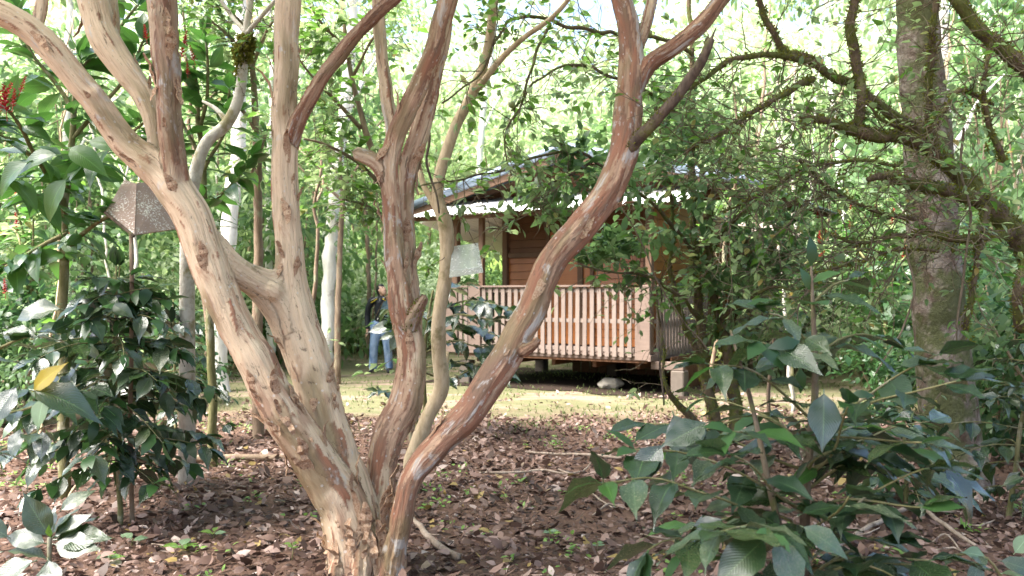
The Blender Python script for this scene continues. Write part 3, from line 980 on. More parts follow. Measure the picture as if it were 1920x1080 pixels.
    spec = [('A', 48), ('A1', 8), ('A2', 10), ('A3', 6), ('B', 30), ('C', 14), ('D', 8), ('C2', 8)]
    for nme, cnt in spec:
        pts, rad = lines[nme]
        for k in range(cnt):
            lo = 0.08 if nme in 'ABCD' else 0.15
            f = lo + (0.62 - lo) * rnd.random() ** (1.7 if nme == 'A' else 1.2)
            i = int(f * (len(pts) - 2)) + 1
            tng = (pts[i + 1] - pts[i - 1]).normalized()
            a = rnd.uniform(-1.9, 1.9)
            side = tng.cross(Vector((0, -1, 0))).normalized()
            nv = (Vector((0, -1, 0)) * math.cos(a) + side * math.sin(a)); nv = (nv - tng * nv.dot(tng)).normalized()
            sgn = rnd.choice((-1, 1, 1))
            o = link('bark_strip', rnd.choice(protos), None, t)
            o.matrix_basis = frame_mat(pts[i] + nv * (rad[i] * 0.93 + 0.003), tng * sgn + side * rnd.uniform(-0.25, 0.25), nv, rnd.uniform(0.05, 0.17))
    # ragged bark hanging round the base
    for k in range(60):
        an = rnd.uniform(math.pi * 0.9, math.pi * 2.05)
        h = rnd.uniform(0.02, 0.42)
        rr_ = 0.155 - 0.06 * h
        c = base + Vector((math.cos(an) * rr_ * 1.0 - 0.05 * h, math.sin(an) * rr_ * 0.9, h))
        o = link('bark_strip', rnd.choice(protos), None, t)
        o.matrix_basis = frame_mat(c, Vector((rnd.gauss(0, 0.2), rnd.gauss(0, 0.1), rnd.choice((-1, 1)))), Vector((math.cos(an), math.sin(an), 0.1)), rnd.uniform(0.09, 0.22))
    # crown overhead
    PP = [crown_cloud(c, r, n, k, 0.2, 40 + i) for i, (c, r, n, k) in enumerate((
        ((-1.6, 4.6, 5.2), (1.7, 1.6, 0.9), 2600, 34), ((0.4, 4.9, 5.5), (1.5, 1.5, 0.9), 2200, 30), ((1.9, 4.3, 5.3), (1.4, 1.6, 0.9), 2200, 30), ((0.1, 2.4, 5.3), (2.2, 1.4, 0.7), 2400, 30)))]
    p, dd, uu, tt = map(np.concatenate, zip(*PP))
    soup('crown', p, dd, uu, 0.07 + 0.05 * rng.random(len(p)), 0.04 + 0.02 * rng.random(len(p)), M['soup_mid'], t, tt * 0.9)
    return t, lines


peel, PEEL = peel_tree()

# ------------------------------------------------------------------ cabin
M['slat'] = wood_mat('weathered pinkish slat wood', (0.155, 0.118, 0.10), (0.265, 0.21, 0.18), 2, 0.8, 4.0, 0.22, 0.2)
M['beam'] = wood_mat('weathered beam wood', (0.13, 0.092, 0.075), (0.215, 0.158, 0.13), 0, 0.8, 4.0, 0.2, 0.2)
M['post'] = wood_mat('brown post wood', (0.10, 0.058, 0.036), (0.18, 0.105, 0.065), 2, 0.7, 4.0, 0.2, 0.3)
M['board'] = wood_mat('varnished orange brown board', (0.30, 0.088, 0.018), (0.45, 0.165, 0.04), 0, 0.42, 4.0, 0.3, 0.5)
M['dark_board'] = wood_mat('dark stained and painted-shadow board', (0.10, 0.045, 0.022), (0.17, 0.08, 0.04), 0, 0.6, 4.0, 0.3, 0.3)
M['concrete'] = plain('old concrete', (0.14, 0.115, 0.095), 0.9, 0.2, 0, 12, 0.35, 0.01)
M['white_sheet'] = plain('white corrugated sheet', (0.80, 0.80, 0.78), 0.45, 0.4, 0.0, 3, 0.10)
M['grey_sheet'] = plain('blue grey corrugated sheet', (0.15, 0.19, 0.245), 0.35, 0.5, 0.3, 5, 0.2)
M['rock'] = plain('pale rock', (0.50, 0.45, 0.38), 0.9, 0.2, 0, 6, 0.3, 0.03)

CU = Vector((-0.848, 0.530, 0)).normalized()      # along the front, right to left
CV = Vector((0.530, 0.848, 0)).normalized()       # into the cabin
C0 = Vector((2.0, 12.4, 0))
ROT = Matrix((( -CU.x, CV.x, 0), (-CU.y, CV.y, 0), (0, 0, 1))).to_4x4()   # local x = to the right along the front, y = back


def W(s, v, z):
    return C0 + CU * s + CV * v + Vector((0, 0, z))


BOXES = {}


def piece(name, parent, pos, size, mat, rot=None):
    key = (tuple(round(x, 3) for x in size), mat.name)
    if key not in BOXES:
        b = MB(); b.box(Matrix.Identity(4), *size)
        m = mesh_from(name, b.v, b.f, False); m.materials.append(mat)
        BOXES[key] = m
    o = link(name, BOXES[key], None, parent)
    o.matrix_basis = Matrix.Translation(pos) @ (rot if rot is not None else ROT)
    return o


def corrugated(name, parent, corner, along, down, width, length, mat, pitch=0.075, amp=0.011, thick=0.003):
    """A sheet: waves run down the slope."""
    nrmv = along.cross(down).normalized()
    if nrmv.z < 0: nrmv = -nrmv
    n = int(width / pitch * 8)
    Vt, Ft = [], []
    for side in (0, 1):
        for k in range(n + 1):
            x = width * k / n
            h = amp * math.sin(x / pitch * 2 * math.pi) - thick * side
            for e in (0, length):
                Vt.append(corner + along * x + down * e + nrmv * h)
    for k in range(n):
        a = k * 2; b = (n + 1) * 2 + k * 2
        Ft.append((a, a + 2, a + 3, a + 1)); Ft.append((b, b + 1, b + 3, b + 2))
        Ft.append((a + 1, a + 3, b + 3, b + 1)); Ft.append((a, b, b + 2, a + 2))
    return link(name, mesh_from(name, Vt, Ft), mat, parent)


cabin = empty('cabin', C0, 'brown wooden cabin on piers with slatted veranda railing and metal roof', 'cabin')
ZD = 0.62                                            # deck level
LEN = 3.57
# deck planks, rim beams, piers
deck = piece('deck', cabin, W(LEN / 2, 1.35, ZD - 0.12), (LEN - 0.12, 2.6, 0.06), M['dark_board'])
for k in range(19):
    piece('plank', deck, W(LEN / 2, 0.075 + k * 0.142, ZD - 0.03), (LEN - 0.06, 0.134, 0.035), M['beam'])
piece('rim_beam', cabin, W(LEN / 2, 0.055, ZD - 0.065), (LEN - 0.02, 0.05, 0.09), M['beam'])
piece('rim_beam', cabin, W(-0.012, 1.55, ZD - 0.065), (0.05, 3.2, 0.09), M['beam'])
piece('rim_beam', cabin, W(LEN + 0.01, 1.4, ZD - 0.065), (0.05, 2.7, 0.09), M['beam'])
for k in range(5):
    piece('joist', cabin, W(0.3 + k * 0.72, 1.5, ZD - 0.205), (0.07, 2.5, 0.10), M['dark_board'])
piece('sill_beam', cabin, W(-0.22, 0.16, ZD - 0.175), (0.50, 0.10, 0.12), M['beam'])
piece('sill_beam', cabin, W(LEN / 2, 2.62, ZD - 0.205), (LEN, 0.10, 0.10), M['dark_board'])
for s_, v_ in ((-0.38, 0.2), (LEN - 0.2, 0.2), (-0.1, 2.7), (1.8, 2.6), (LEN - 0.2, 2.7)):
    zb = gh(*W(s_, v_, 0).xy) - 0.06
    h = ZD - (0.237 if v_ < 1 else 0.258) - zb
    piece('pier', cabin, W(s_, v_, zb + h / 2), (0.20, 0.20, h), M['concrete'])
# boards added at the back to keep light out under the deck
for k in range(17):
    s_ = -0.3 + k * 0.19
    piece('added_shade_board', cabin, W(s_, 2.95, 0.20), (0.175, 0.025, 0.68), M['dark_board'])

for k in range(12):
    piece('added_shade_board', cabin, W(-0.12, 0.62 + k * 0.19, 0.20), (0.025, 0.175, 0.68), M['dark_board'])  # added boards on the right side, also darkening the space below
M['painted_shade'] = plain('soil darkened as shade', (0.035, 0.024, 0.018), 0.95, 0.1, 0, 14, 0.4, 0.02)  # soil sheet coloured dark to paint the shade under the deck
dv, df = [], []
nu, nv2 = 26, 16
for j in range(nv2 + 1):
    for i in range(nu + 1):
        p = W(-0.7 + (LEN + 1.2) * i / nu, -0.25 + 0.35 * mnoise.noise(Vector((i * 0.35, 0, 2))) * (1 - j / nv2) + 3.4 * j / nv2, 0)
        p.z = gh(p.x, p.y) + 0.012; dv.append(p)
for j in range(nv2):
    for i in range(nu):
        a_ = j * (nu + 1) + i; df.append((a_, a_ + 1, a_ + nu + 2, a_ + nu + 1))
painted_shade = link('painted_shade_patch', mesh_from('painted_shade_patch', dv, df), M['painted_shade']); tag(painted_shade, kind='structure')

# railing: each slat is its own piece
TOPZ = 1.60
def railing(a, b, n, along_front):
    mid = (a + b) / 2; L = (b - a).length
    rot = ROT if along_front else ROT @ Matrix.Rotation(math.pi / 2, 4, 'Z')
    off = (CV * 0.028) if along_front else (CU * 0.028)
    rl = piece('railing', cabin, mid + Vector((0, 0, TOPZ + 0.012)), (L, 0.085, 0.03), M['beam'], rot)
    piece('rail', rl, mid + off + Vector((0, 0, 1.085)), (L, 0.032, 0.062), M['slat'], rot)
    piece('rail', rl, mid + off + Vector((0, 0, 1.545)), (L, 0.032, 0.06), M['slat'], rot)
    piece('rail', rl, mid + off + Vector((0, 0, 0.66)), (L, 0.032, 0.06), M['slat'], rot)
    for k in range(n):
        f = (k + 0.5) / n
        tilt = Matrix.Rotation(rnd.gauss(0, 0.006), 4, 'Y')
        piece('slat', rl, a.lerp(b, f) - off * 0.05 + Vector((0, 0, 1.075 + rnd.gauss(0, 0.004))), (0.068, 0.022, 1.03), M['slat'], rot @ tilt)
    return rl


f_ = -0.012
railing(W(0.25, f_, 0), W(LEN - 0.62, f_, 0), 22, True)
railing(W(LEN - 0.38, f_, 0), W(LEN - 0.16, f_, 0), 2, True)
railing(W(-0.03, 0.16, 0), W(-0.03, 2.55, 0), 19, False)
railing(W(LEN + 0.03, 0.16, 0), W(LEN + 0.03, 2.5, 0), 19, False)
for s_ in (0.10, LEN - 0.50, LEN - 0.04):
    piece('railing_post', cabin, W(s_, f_ + 0.004, 1.07), (0.235, 0.06, 1.10), M['beam'], ROT)

# veranda posts up to the lean-to roof
for s_, v_, w_ in ((3.02, 0.12, 0.085), (3.56, 0.14, 0.12), (0.05, 0.12, 0.10), (LEN, 2.45, 0.10), (0.0, 2.5, 0.10)):
    piece('post', cabin, W(s_, v_, (ZD + 2.80) / 2), (w_, w_, 2.80 - ZD), M['post'])

# walls: lapped boards on the front, gable and sides
WL, WR, WV = 3.34, 0.55, 1.30
wall = piece('wall', cabin, W((WL + WR) / 2, WV + 0.08, (ZD + 3.05) / 2), (WL - WR, 0.06, 3.05 - ZD), M['dark_board'])
nb = 17
for k in range(nb):
    z = ZD + 0.07 + k * 0.14
    piece('board', wall, W((WL + WR) / 2, WV + 0.035 + 0.004 * (k % 2), z), (WL - WR - 0.16, 0.024, 0.132), M['board'] if z < 2.15 else M['dark_board'], ROT @ Matrix.Rotation(R(-4), 4, 'X'))  # upper boards take the dark material to paint the roof's shadow
for s_ in (WL - 0.04, WR + 0.04, WL - 1.55):
    piece('wall_post', cabin, W(s_, WV - 0.002, (ZD + 3.0) / 2), (0.10, 0.10, 3.0 - ZD), M['post'])
piece('wall_rail', cabin, W((WL + WR) / 2, WV + 0.004, 2.17), (WL - WR - 0.2, 0.07, 0.09), M['post'])
# door with a frame and a handle
door = piece('door', cabin, W(2.0, WV + 0.006, ZD + 0.98), (0.78, 0.035, 1.92), M['board'])
for dx in (-0.42, 0.42):
    piece('door_frame', door, W(2.0 + dx, WV - 0.012, ZD + 0.99), (0.06, 0.05, 1.98), M['post'])
piece('door_frame', door, W(2.0, WV - 0.012, ZD + 2.0), (0.90, 0.05, 0.06), M['post'])
piece('handle', door, W(1.70, WV - 0.04, ZD + 0.95), (0.03, 0.05, 0.12), M['grey_sheet'])
for s_ in (WL - 0.03, WR + 0.03):
    sw = piece('wall', cabin, W(s_, WV + 2.1, (ZD + 3.0) / 2), (0.06, 4.0, 3.0 - ZD), M['dark_board'])
    for k in range(nb):
        piece('board', sw, W(s_ + (0.045 if s_ > 2 else -0.045), WV + 2.1, ZD + 0.07 + k * 0.14), (0.024, 3.95, 0.132), M['board'])
# gable wall above the lean-to
apex_s, apex_z, low_z, half = 1.72, 3.85, 3.05, 3.13
gm = MB()
zl = lambda s: apex_z - abs(s - apex_s) * (apex_z - low_z) / half - 0.09
pts = [(-0.9, 2.95), (4.3, 2.95), (4.3, zl(4.3)), (apex_s, zl(apex_s)), (-0.9, zl(-0.9))]
gm.add([W(s, WV + 0.02, z) for s, z in pts] + [W(s, WV + 0.07, z) for s, z in pts],
       [(0, 1, 2, 3, 4), (9, 8, 7, 6, 5)] + [((i + 1) % 5, i, i + 5, (i + 1) % 5 + 5) for i in range(5)])
gable = gm.build('gable', M['dark_board'], cabin)
for k in range(5):
    z = 3.02 + k * 0.14
    hw = (apex_z - 0.16 - z) / ((apex_z - low_z) / half)
    if hw > 0.3:
        piece('board', gable, W(apex_s, WV + 0.0, z), (min(5.0, hw * 2), 0.022, 0.132), M['dark_board'])

# lean-to roof over the veranda: white corrugated sheets
e0 = W(4.21, -0.35, 2.78)
slope = (CV * 1.6 + Vector((0, 0, 0.42)))
sl = slope.length; sdir = slope.normalized()
lean = piece('lean_to_roof', cabin, W(1.8, -0.18, 2.742), (4.7, 0.04, 0.06), M['post'])
for k in range(6):
    corrugated('roof_sheet', lean, e0 - CU * (0.81 * k) + Vector((0, 0, 0.004 * (k % 2))) + slope, -CU, -sdir, 0.84, sl + 0.02 * rnd.random(), M['white_sheet'])
for k in range(7):
    s_ = 4.1 - k * 0.75
    piece('rafter', lean, W(s_, 0.42, 2.93), (0.045, 1.5, 0.06), M['post'], ROT @ Matrix.Rotation(math.atan2(0.42, 1.6), 4, 'X'))
# side awning falling towards the back on the left
q0 = P(786, 418, 14.75); q1 = P(950, 482, 18.2)
down = (q1 - q0).normalized()
acr = -CU
for k in range(3):
    corrugated('awning_sheet', cabin, q0 + acr * (0.42 * k) + Vector((0, 0, 0.10 * k)), (acr + Vector((0, 0, 0.2))).normalized(), down, 0.45, (q1 - q0).length, M['white_sheet'])

# main gable roof
RS = CV * 5.2
rise = (apex_z - low_z) / half
for sg in (1, -1):
    n_s = 7
    for k in range(n_s):
        c = W(apex_s, 0.55 + k * 0.76, apex_z + 0.004 * (k % 2))
        dn = (CU * sg + Vector((0, 0, -rise))).normalized()
        corrugated('roof_sheet', cabin, c, CV, dn, 0.79, half * 1.03 * math.sqrt(1 + rise * rise), M['grey_sheet'])
    # barge board and rake capping along the gable edge
    L = half * 1.02 * math.sqrt(1 + rise * rise)
    dn = (CU * sg + Vector((0, 0, -rise))).normalized()
    mid = W(apex_s, 0.56, apex_z - 0.10) + dn * (L / 2)
    rotm = ROT @ Matrix.Rotation(-sg * math.atan(rise), 4, 'Y')
    piece('barge_board', cabin, mid, (L, 0.03, 0.14), M['post'], rotm)
    for k in range(3):
        a = W(apex_s, 0.53, apex_z + 0.02) + dn * (L * k / 3 + 0.02); b_ = W(apex_s, 0.53, apex_z + 0.02) + dn * (L * (k + 1) / 3 + 0.05)
        cm = MB(); cm.tube([a, b_], [0.078 + 0.004 * (k % 2)] * 2, 12)
        cm.build('rake_cap', M['grey_sheet'], cabin, True)
    for v_ in (0.75, 1.2, 2.2, 3.2, 4.2, 5.2):
        piece('rafter', cabin, W(apex_s, v_, apex_z - 0.075) + dn * (L / 2), (L - 0.1, 0.05, 0.09), M['post'], rotm)
cm = MB(); cm.tube([W(apex_s, 0.5, apex_z + 0.035), W(apex_s, 5.8, apex_z + 0.035)], [0.075] * 2, 12)
cm.build('ridge_cap', M['grey_sheet'], cabin, True)

# rock in the dark under the deck
def rock(name, pos, sx, sy, sz, seed, label):
    bm = bmesh.new(); bmesh.ops.create_icosphere(bm, subdivisions=3, radius=1)
    for v in bm.verts:
        q = v.co * 1.5 + Vector((seed, 0, 0))
        f = 1 + 0.28 * mnoise.noise(q) + 0.08 * mnoise.noise(q * 3)
        v.co = Vector((v.co.x * sx * f, v.co.y * sy * f, v.co.z * sz * f))
    m = bpy.data.meshes.new(name); bm.to_mesh(m); bm.free()
    o = link(name, m, M['rock'], None, pos)
    tag(o, label, 'rock')


rock('rock', P(1145, 719, 13.3), 0.19, 0.14, 0.10, 2.0, 'pale flat rock lying under the cabin deck')

# ------------------------------------------------------------------ weathered shed behind the mossy stems
M['shed_board'] = wood_mat('greyish brown shed board', (0.28, 0.22, 0.19), (0.42, 0.35, 0.31), 0, 0.85, 4.0, 0.35, 0.15)
sh0 = P(1435, 640, 17.5)
shed = empty('shed', (sh0.x, sh0.y, gh(sh0.x, sh0.y)), 'small greyish brown board shed behind the mossy stems right of the cabin', 'shed')
srot = Matrix.Rotation(R(-14), 4, 'Z')
sw = piece('wall', shed, Vector((sh0.x, sh0.y + 0.5, 1.45)), (1.0, 0.9, 2.5), M['dark_board'], srot)
for k in range(11):
    piece('board', sw, Vector((sh0.x, sh0.y + 0.02, 0.35 + k * 0.23)) , (1.02, 0.03, 0.20), M['shed_board'], srot @ Matrix.Rotation(R(-7), 4, 'X'))
for k in range(3):
    corrugated('roof_sheet', shed, Vector((sh0.x - 0.75 + 0.5 * k, sh0.y + 1.2, 3.05 + 0.004 * k)), Vector((1, 0, 0)), Vector((0, -0.96, -0.26)).normalized(), 0.53, 1.8, M['shed_board'])

# ------------------------------------------------------------------ folded lichen-speckled board at the left
def speckled(name, c1, c2, sp, trans=0.0):
    t = NT(name)
    n1 = t.noise(t.obj(), 9, 4, 0.6)
    c = t.mix(n1, c1, c2)
    n2 = t.noise(t.obj(), 75, 4, 0.7)
    n3 = t.noise(t.obj(), 7, 3, 0.6)
    f = t.ramp(t.math('ADD', n2, t.math('MULTIPLY', n3, 0.5)), [(0.80, 0.0), (0.87, 1.0)])
    c = t.mix(f, c, sp)
    s = t.principled(c, 0.75, t.bump(n2, 0.4, 0.006), 0.2)
    if trans:
        tr = t.n('ShaderNodeBsdfTransparent')
        tl = t.n('ShaderNodeBsdfTranslucent'); t.l(c, tl.inputs[0])
        m1 = t.n('ShaderNodeMixShader'); m1.inputs[0].default_value = 0.5
        t.l(s, m1.inputs[1]); t.l(tl.outputs[0], m1.inputs[2])
        m2 = t.n('ShaderNodeMixShader')
        t.l(t.math('MULTIPLY', t.math('SUBTRACT', 1.0, f), trans), m2.inputs[0])
        t.l(m1.outputs[0], m2.inputs[1]); t.l(tr.outputs[0], m2.inputs[2])
        s = m2.outputs[0]
    return t.done(s)


M['lichen_board'] = speckled('lichen speckled brown board', (0.30, 0.205, 0.165), (0.46, 0.36, 0.31), (0.80, 0.77, 0.71))
M['clear_sheet'] = speckled('dirty clear plastic', (0.62, 0.66, 0.62), (0.80, 0.83, 0.80), (0.88, 0.90, 0.88), 0.45)


def slab(name, parent, quad, thick, mat):
    """Thin slab with real thickness from a polygon of world points."""
    q = [Vector(p) for p in quad]; n = len(q)
    nv = (q[1] - q[0]).cross(q[2] - q[0]).normalized()
    if nv.y > 0: nv = -nv
    mb = MB()
    mb.add(q + [p - nv * thick for p in q], [tuple(range(n)), tuple(range(2 * n - 1, n - 1, -1))] + [((i + 1) % n, i, i + n, (i + 1) % n + n) for i in range(n)])
    return mb.build(name, mat, parent)


fb0 = P(246, 470, 5.7)
fbd = empty('folded_board', (fb0.x, fb0.y, gh(fb0.x, fb0.y)), 'lichen-speckled brown folded board on a thin stake left of the peeling tree', 'board')
slab('panel', fbd, [P(198, 396, 5.62), P(252, 440, 5.52), P(256, 344, 5.72), P(233, 337, 5.8)], 0.016, M['lichen_board'])
slab('panel', fbd, [P(253.5, 440, 5.53), P(338, 428, 5.85), P(322, 338, 5.95), P(257, 343, 5.73)], 0.016, M['lichen_board'])
sm_ = MB(); sm_.tube([P(197, 398, 5.605), P(251, 443, 5.505)], [0.011, 0.011], 6); sm_.build('edge_strip', M['deadwood'], fbd)
sm_ = MB(); st = P(248, 446, 5.56)
sm_.tube(wobble([st + Vector((0, 0, 0.03)), st - Vector((0, 0, 0.4)), Vector((st.x - 0.02, st.y, 0.6)), Vector((st.x, st.y, gh(st.x, st.y) - 0.05))], 0.01, 3), [0.013, 0.014, 0.015, 0.016], 7)
sm_.build('stake', M['brown_bark'], fbd, True)

# clear plastic panel hung by the young tree
cp0 = P(872, 452, 6.3)
cpn = empty('plastic_panel', P(872, 520, 6.3), 'dirty translucent plastic panel hanging beside the slender tan stem', 'panel')
slab('sheet', cpn, [P(842, 520, 6.26), P(906, 510, 6.3), P(896, 455, 6.42), P(848, 462, 6.4)], 0.004, M['clear_sheet'])
slab('fold', cpn, [P(842, 521, 6.255), P(906, 511, 6.295), P(903, 500, 6.24), P(845, 508, 6.2)], 0.004, M['clear_sheet'])
for x in (852, 892):
    sm_ = MB(); sm_.tube([P(x, 460, 6.4), P(848 if x < 870 else 862, 400, 6.42)], [0.0025] * 2, 5); sm_.build('string', M['deadwood'], cpn)

# ------------------------------------------------------------------ person looking up
def remeshed(name, tubes, voxel, smooth, mat, parent, extra=None):
    b = MB()
    for pts, rad in tubes: 
        p2, r2 = [], []
        for i in range(len(pts) - 1):
            for k in range(5):
                f = k / 5
                p2.append(Vector(pts[i]).lerp(Vector(pts[i + 1]), f))
                ra, rb = rad[i], rad[i + 1]
                r2.append(tuple(a * (1 - f) + c * f for a, c in zip(ra, rb)) if isinstance(ra, tuple) else ra * (1 - f) + rb * f)
        p2.append(Vector(pts[-1])); r2.append(rad[-1])
        b.tube(p2, r2, 16)
    tmp = bpy.data.objects.new('tmp', mesh_from('raw', b.v, b.f)); COL.objects.link(tmp)
    rm = tmp.modifiers.new('r', 'REMESH'); rm.mode = 'VOXEL'; rm.voxel_size = voxel
    sm = tmp.modifiers.new('s', 'SMOOTH'); sm.iterations = smooth
    m = bpy.data.meshes.new_from_object(tmp.evaluated_get(bpy.context.evaluated_depsgraph_get()))
    bpy.data.objects.remove(tmp)
    m.materials.clear(); m.materials.append(mat); m.name = name
    m.polygons.foreach_set('use_smooth', np.full(len(m.polygons), True))
    if parent is None: return m
    o = link(name, m, None, parent)
    return o


M['skin'] = plain('skin', (0.56, 0.34, 0.25), 0.5, 0.4, 0, 8, 0.08)
M['hair'] = plain('black hair', (0.012, 0.010, 0.010), 0.4, 0.5, 0, 40, 0.3)
M['jacket'] = plain('black jacket', (0.016, 0.018, 0.024), 0.75, 0.3, 0, 10, 0.3, 0.01)
M['yellow_cloth'] = plain('yellow stripe', (0.75, 0.60, 0.04), 0.7, 0.2)
M['grey_cloth'] = plain('grey shoulder stripe', (0.42, 0.42, 0.46), 0.7, 0.2)
M['shoe'] = plain('dark shoe', (0.03, 0.03, 0.035), 0.7, 0.3)


def jeans_mat():
    t = NT('blue jeans')
    n = t.noise(t.mapping(t.obj(), (1, 1, 0.4)), 11, 4, 0.6)
    c = t.mix(t.ramp(n, [(0.35, 0.0), (0.65, 1.0)]), (0.12, 0.20, 0.38), (0.38, 0.50, 0.70))
    f = t.noise(t.obj(), 160, 2)
    return t.done(t.principled(c, 0.85, t.bump(t.math('ADD', n, f), 0.5, 0.02), 0.15))


M['jeans'] = jeans_mat()
pp = Vector(((714 - 960) / FPX * 16.1, 16.1, 0)); pp.z = gh(pp.x, pp.y) - 0.005
person = empty('person', pp, 'person in black jacket and blue jeans looking up, half behind the peeling tree', 'person')
q = lambda x, y, z: pp + Vector((x, y, z)) * 1.02
leg = lambda s: [q(0.09 * s, 0.02, 0.92), q(0.10 * s, 0.0, 0.72), q(0.125 * s, -0.015, 0.49), q(0.14 * s, 0.02, 0.28), q(0.15 * s, 0.03, 0.08)]
arm_l = [q(-0.17, 0.02, 1.33), q(-0.235, 0.03, 1.20), q(-0.255, 0.05, 1.05), q(-0.25, 0.0, 0.90), q(-0.24, -0.05, 0.80)]
arm_r = [q(0.17, 0.02, 1.33), q(0.24, 0.0, 1.18), q(0.255, -0.05, 1.06), q(0.20, -0.19, 1.20), q(0.165, -0.235, 1.31)]
torso = [q(0, 0.02, 0.88), q(0, 0.02, 1.02), q(0, 0.0, 1.15), q(0, 0.01, 1.29), q(0, 0.02, 1.37)]
hc = q(0.025, -0.015, 1.525)
face = Vector((0.62, -0.58, 0.52)).normalized()               # looking up to the right
hup = (Vector((0, 0, 1)) - face * face.z).normalized(); hright = face.cross(hup)
head = [(hc - hup * 0.105 + face * 0.03), (hc - hup * 0.06 + face * 0.025), hc, hc + hup * 0.06 - face * 0.01, hc + hup * 0.10 - face * 0.015]
bt = [(torso, [(0.12, 0.085), (0.105, 0.08), (0.12, 0.09), (0.135, 0.085), (0.08, 0.06)]),
      (leg(-1), [0.085, 0.078, 0.055, 0.05, 0.036]), (leg(1), [0.085, 0.078, 0.055, 0.05, 0.036]),
      (arm_l, [0.05, 0.042, 0.036, 0.032, 0.026]), (arm_r, [0.05, 0.042, 0.036, 0.032, 0.026]),
      ([q(0, 0.02, 1.34), q(0.005, 0.01, 1.42), hc - hup * 0.06 - face * 0.03], [0.055, 0.048, 0.05]),
      (head, [0.040, 0.060, 0.078, 0.070, 0.035]),
      ([hc + face * 0.065 + hup * 0.02, hc + face * 0.088 - hup * 0.005, hc + face * 0.097 - hup * 0.025], [0.010, 0.013, 0.014]),
      ([hc + face * 0.062 - hup * 0.055, hc + face * 0.078 - hup * 0.06], [0.022, 0.014])]
for sgn in (-1, 1):
    bt.append(([hc + hright * sgn * 0.074 + hup * 0.015, hc + hright * sgn * 0.08 - hup * 0.02], [0.012, 0.010]))
    bt.append(([q(0.15 * sgn, 0.05, 0.05), q(0.155 * sgn, -0.02, 0.035), q(0.165 * sgn, -0.13, 0.03)], [0.04, 0.04, 0.03]))
for hand, dr, sd2 in ((arm_l[-1], Vector((0.05, -0.25, -1)).normalized(), Vector((0.3, -1, 0)).normalized()), (arm_r[-1], Vector((-0.1, -0.35, 0.9)).normalized(), Vector((-1, 0, 0)))):
    sd2 = (sd2 - dr * sd2.dot(dr)).normalized(); pn = dr.cross(sd2)
    bt.append(([hand, hand + dr * 0.045, hand + dr * 0.085], [(0.024, 0.018), (0.036, 0.017), (0.036, 0.015)]))
    for fi in range(4):
        o_ = hand + dr * 0.078 + sd2 * (fi - 1.5) * 0.019
        ln = (0.062, 0.074, 0.070, 0.054)[fi]
        bt.append(([o_, o_ + dr * ln * 0.5 + pn * 0.008, o_ + dr * ln * 0.75 + pn * 0.03], [0.0095, 0.009, 0.008]))
    bt.append(([hand + dr * 0.02 - sd2 * 0.026, hand + dr * 0.045 - sd2 * 0.05, hand + dr * 0.072 - sd2 * 0.052 + pn * 0.01], [0.012, 0.0105, 0.009]))
remeshed('body', bt, 0.0065, 3, M['skin'], person)
jk = [(torso[:1] + torso[1:], [(0.155, 0.118), (0.15, 0.115), (0.155, 0.118), (0.165, 0.112), (0.10, 0.08)]),
      ([q(-0.1, 0.02, 1.345)] + arm_l[:-1] + [arm_l[-1] + Vector((0, 0, 0.02))], [0.066, 0.070, 0.060, 0.055, 0.048, 0.043]),
      ([q(0.1, 0.02, 1.345)] + arm_r[:-1] + [arm_r[-1] - Vector((0, 0, 0.02))], [0.066, 0.070, 0.060, 0.055, 0.048, 0.043]),
      ([q(0, 0.02, 1.35), q(0.002, 0.015, 1.415)], [0.082, 0.072])]
jacket = remeshed('jacket', jk, 0.012, 3, M['jacket'], person)
jm = MB()
for sgn in (-1, 1):
    jm.tube([q(0.055 * sgn, -0.095, 1.37), q(0.10 * sgn, -0.107, 1.335), q(0.165 * sgn, -0.088, 1.30)], [(0.022, 0.008)] * 3, 8)
jm.build('shoulder_stripe', M['yellow_cloth'], jacket, True)
jm = MB()
for sgn in (-1, 1):
    jm.tube([q(0.05 * sgn, -0.085, 1.40), q(0.10 * sgn, -0.09, 1.375), q(0.165 * sgn, -0.062, 1.345)], [(0.018, 0.007)] * 3, 8)
jm.build('shoulder_panel', M['grey_cloth'], jacket, True)
jm = MB(); jm.tube([q(0.0, -0.118, 1.38), q(0.0, -0.130, 1.2), q(0.0, -0.118, 0.9)], [(0.005, 0.004)] * 3, 6); jm.build('zip', M['grey_cloth'], jacket, True)
remeshed('jeans', [(leg(-1), [0.115, 0.100, 0.080, 0.076, 0.080]), (leg(1), [0.115, 0.100, 0.080, 0.076, 0.080]), ([q(0, 0.02, 0.98), q(0, 0.02, 0.84)], [(0.15, 0.115), (0.16, 0.125)])], 0.012, 3, M['jeans'], person)
for sgn in (-1, 1):
    remeshed('shoe', [([q(0.15 * sgn, 0.07, 0.045), q(0.155 * sgn, -0.02, 0.045), q(0.168 * sgn, -0.16, 0.035)], [0.05, 0.052, 0.038])], 0.012, 2, M['shoe'], person)
hm = [([hc + hup * 0.05 + face * 0.045, hc + hup * 0.085 - face * 0.01, hc + hup * 0.04 - face * 0.06, hc - hup * 0.05 - face * 0.075, hc - hup * 0.15 - face * 0.07, hc - hup * 0.24 - face * 0.045], [0.046, 0.062, 0.072, 0.060, 0.045, 0.026])]
for sgn in (-1, 1):
    hm.append(([hc + hup * 0.05 + hright * sgn * 0.055 + face * 0.01, hc - hup * 0.01 + hright * sgn * 0.066 - face * 0.025], [0.03, 0.026]))
remeshed('hair', hm, 0.009, 2, M['hair'], person)
for sgn in (-1, 1):
    em = MB(); em.tube([hc + face * 0.066 + hright * sgn * 0.028 + hup * 0.018, hc + face * 0.074 + hright * sgn * 0.028 + hup * 0.018], [0.010, 0.007], 8); em.build('eye', M['hair'], person, True)
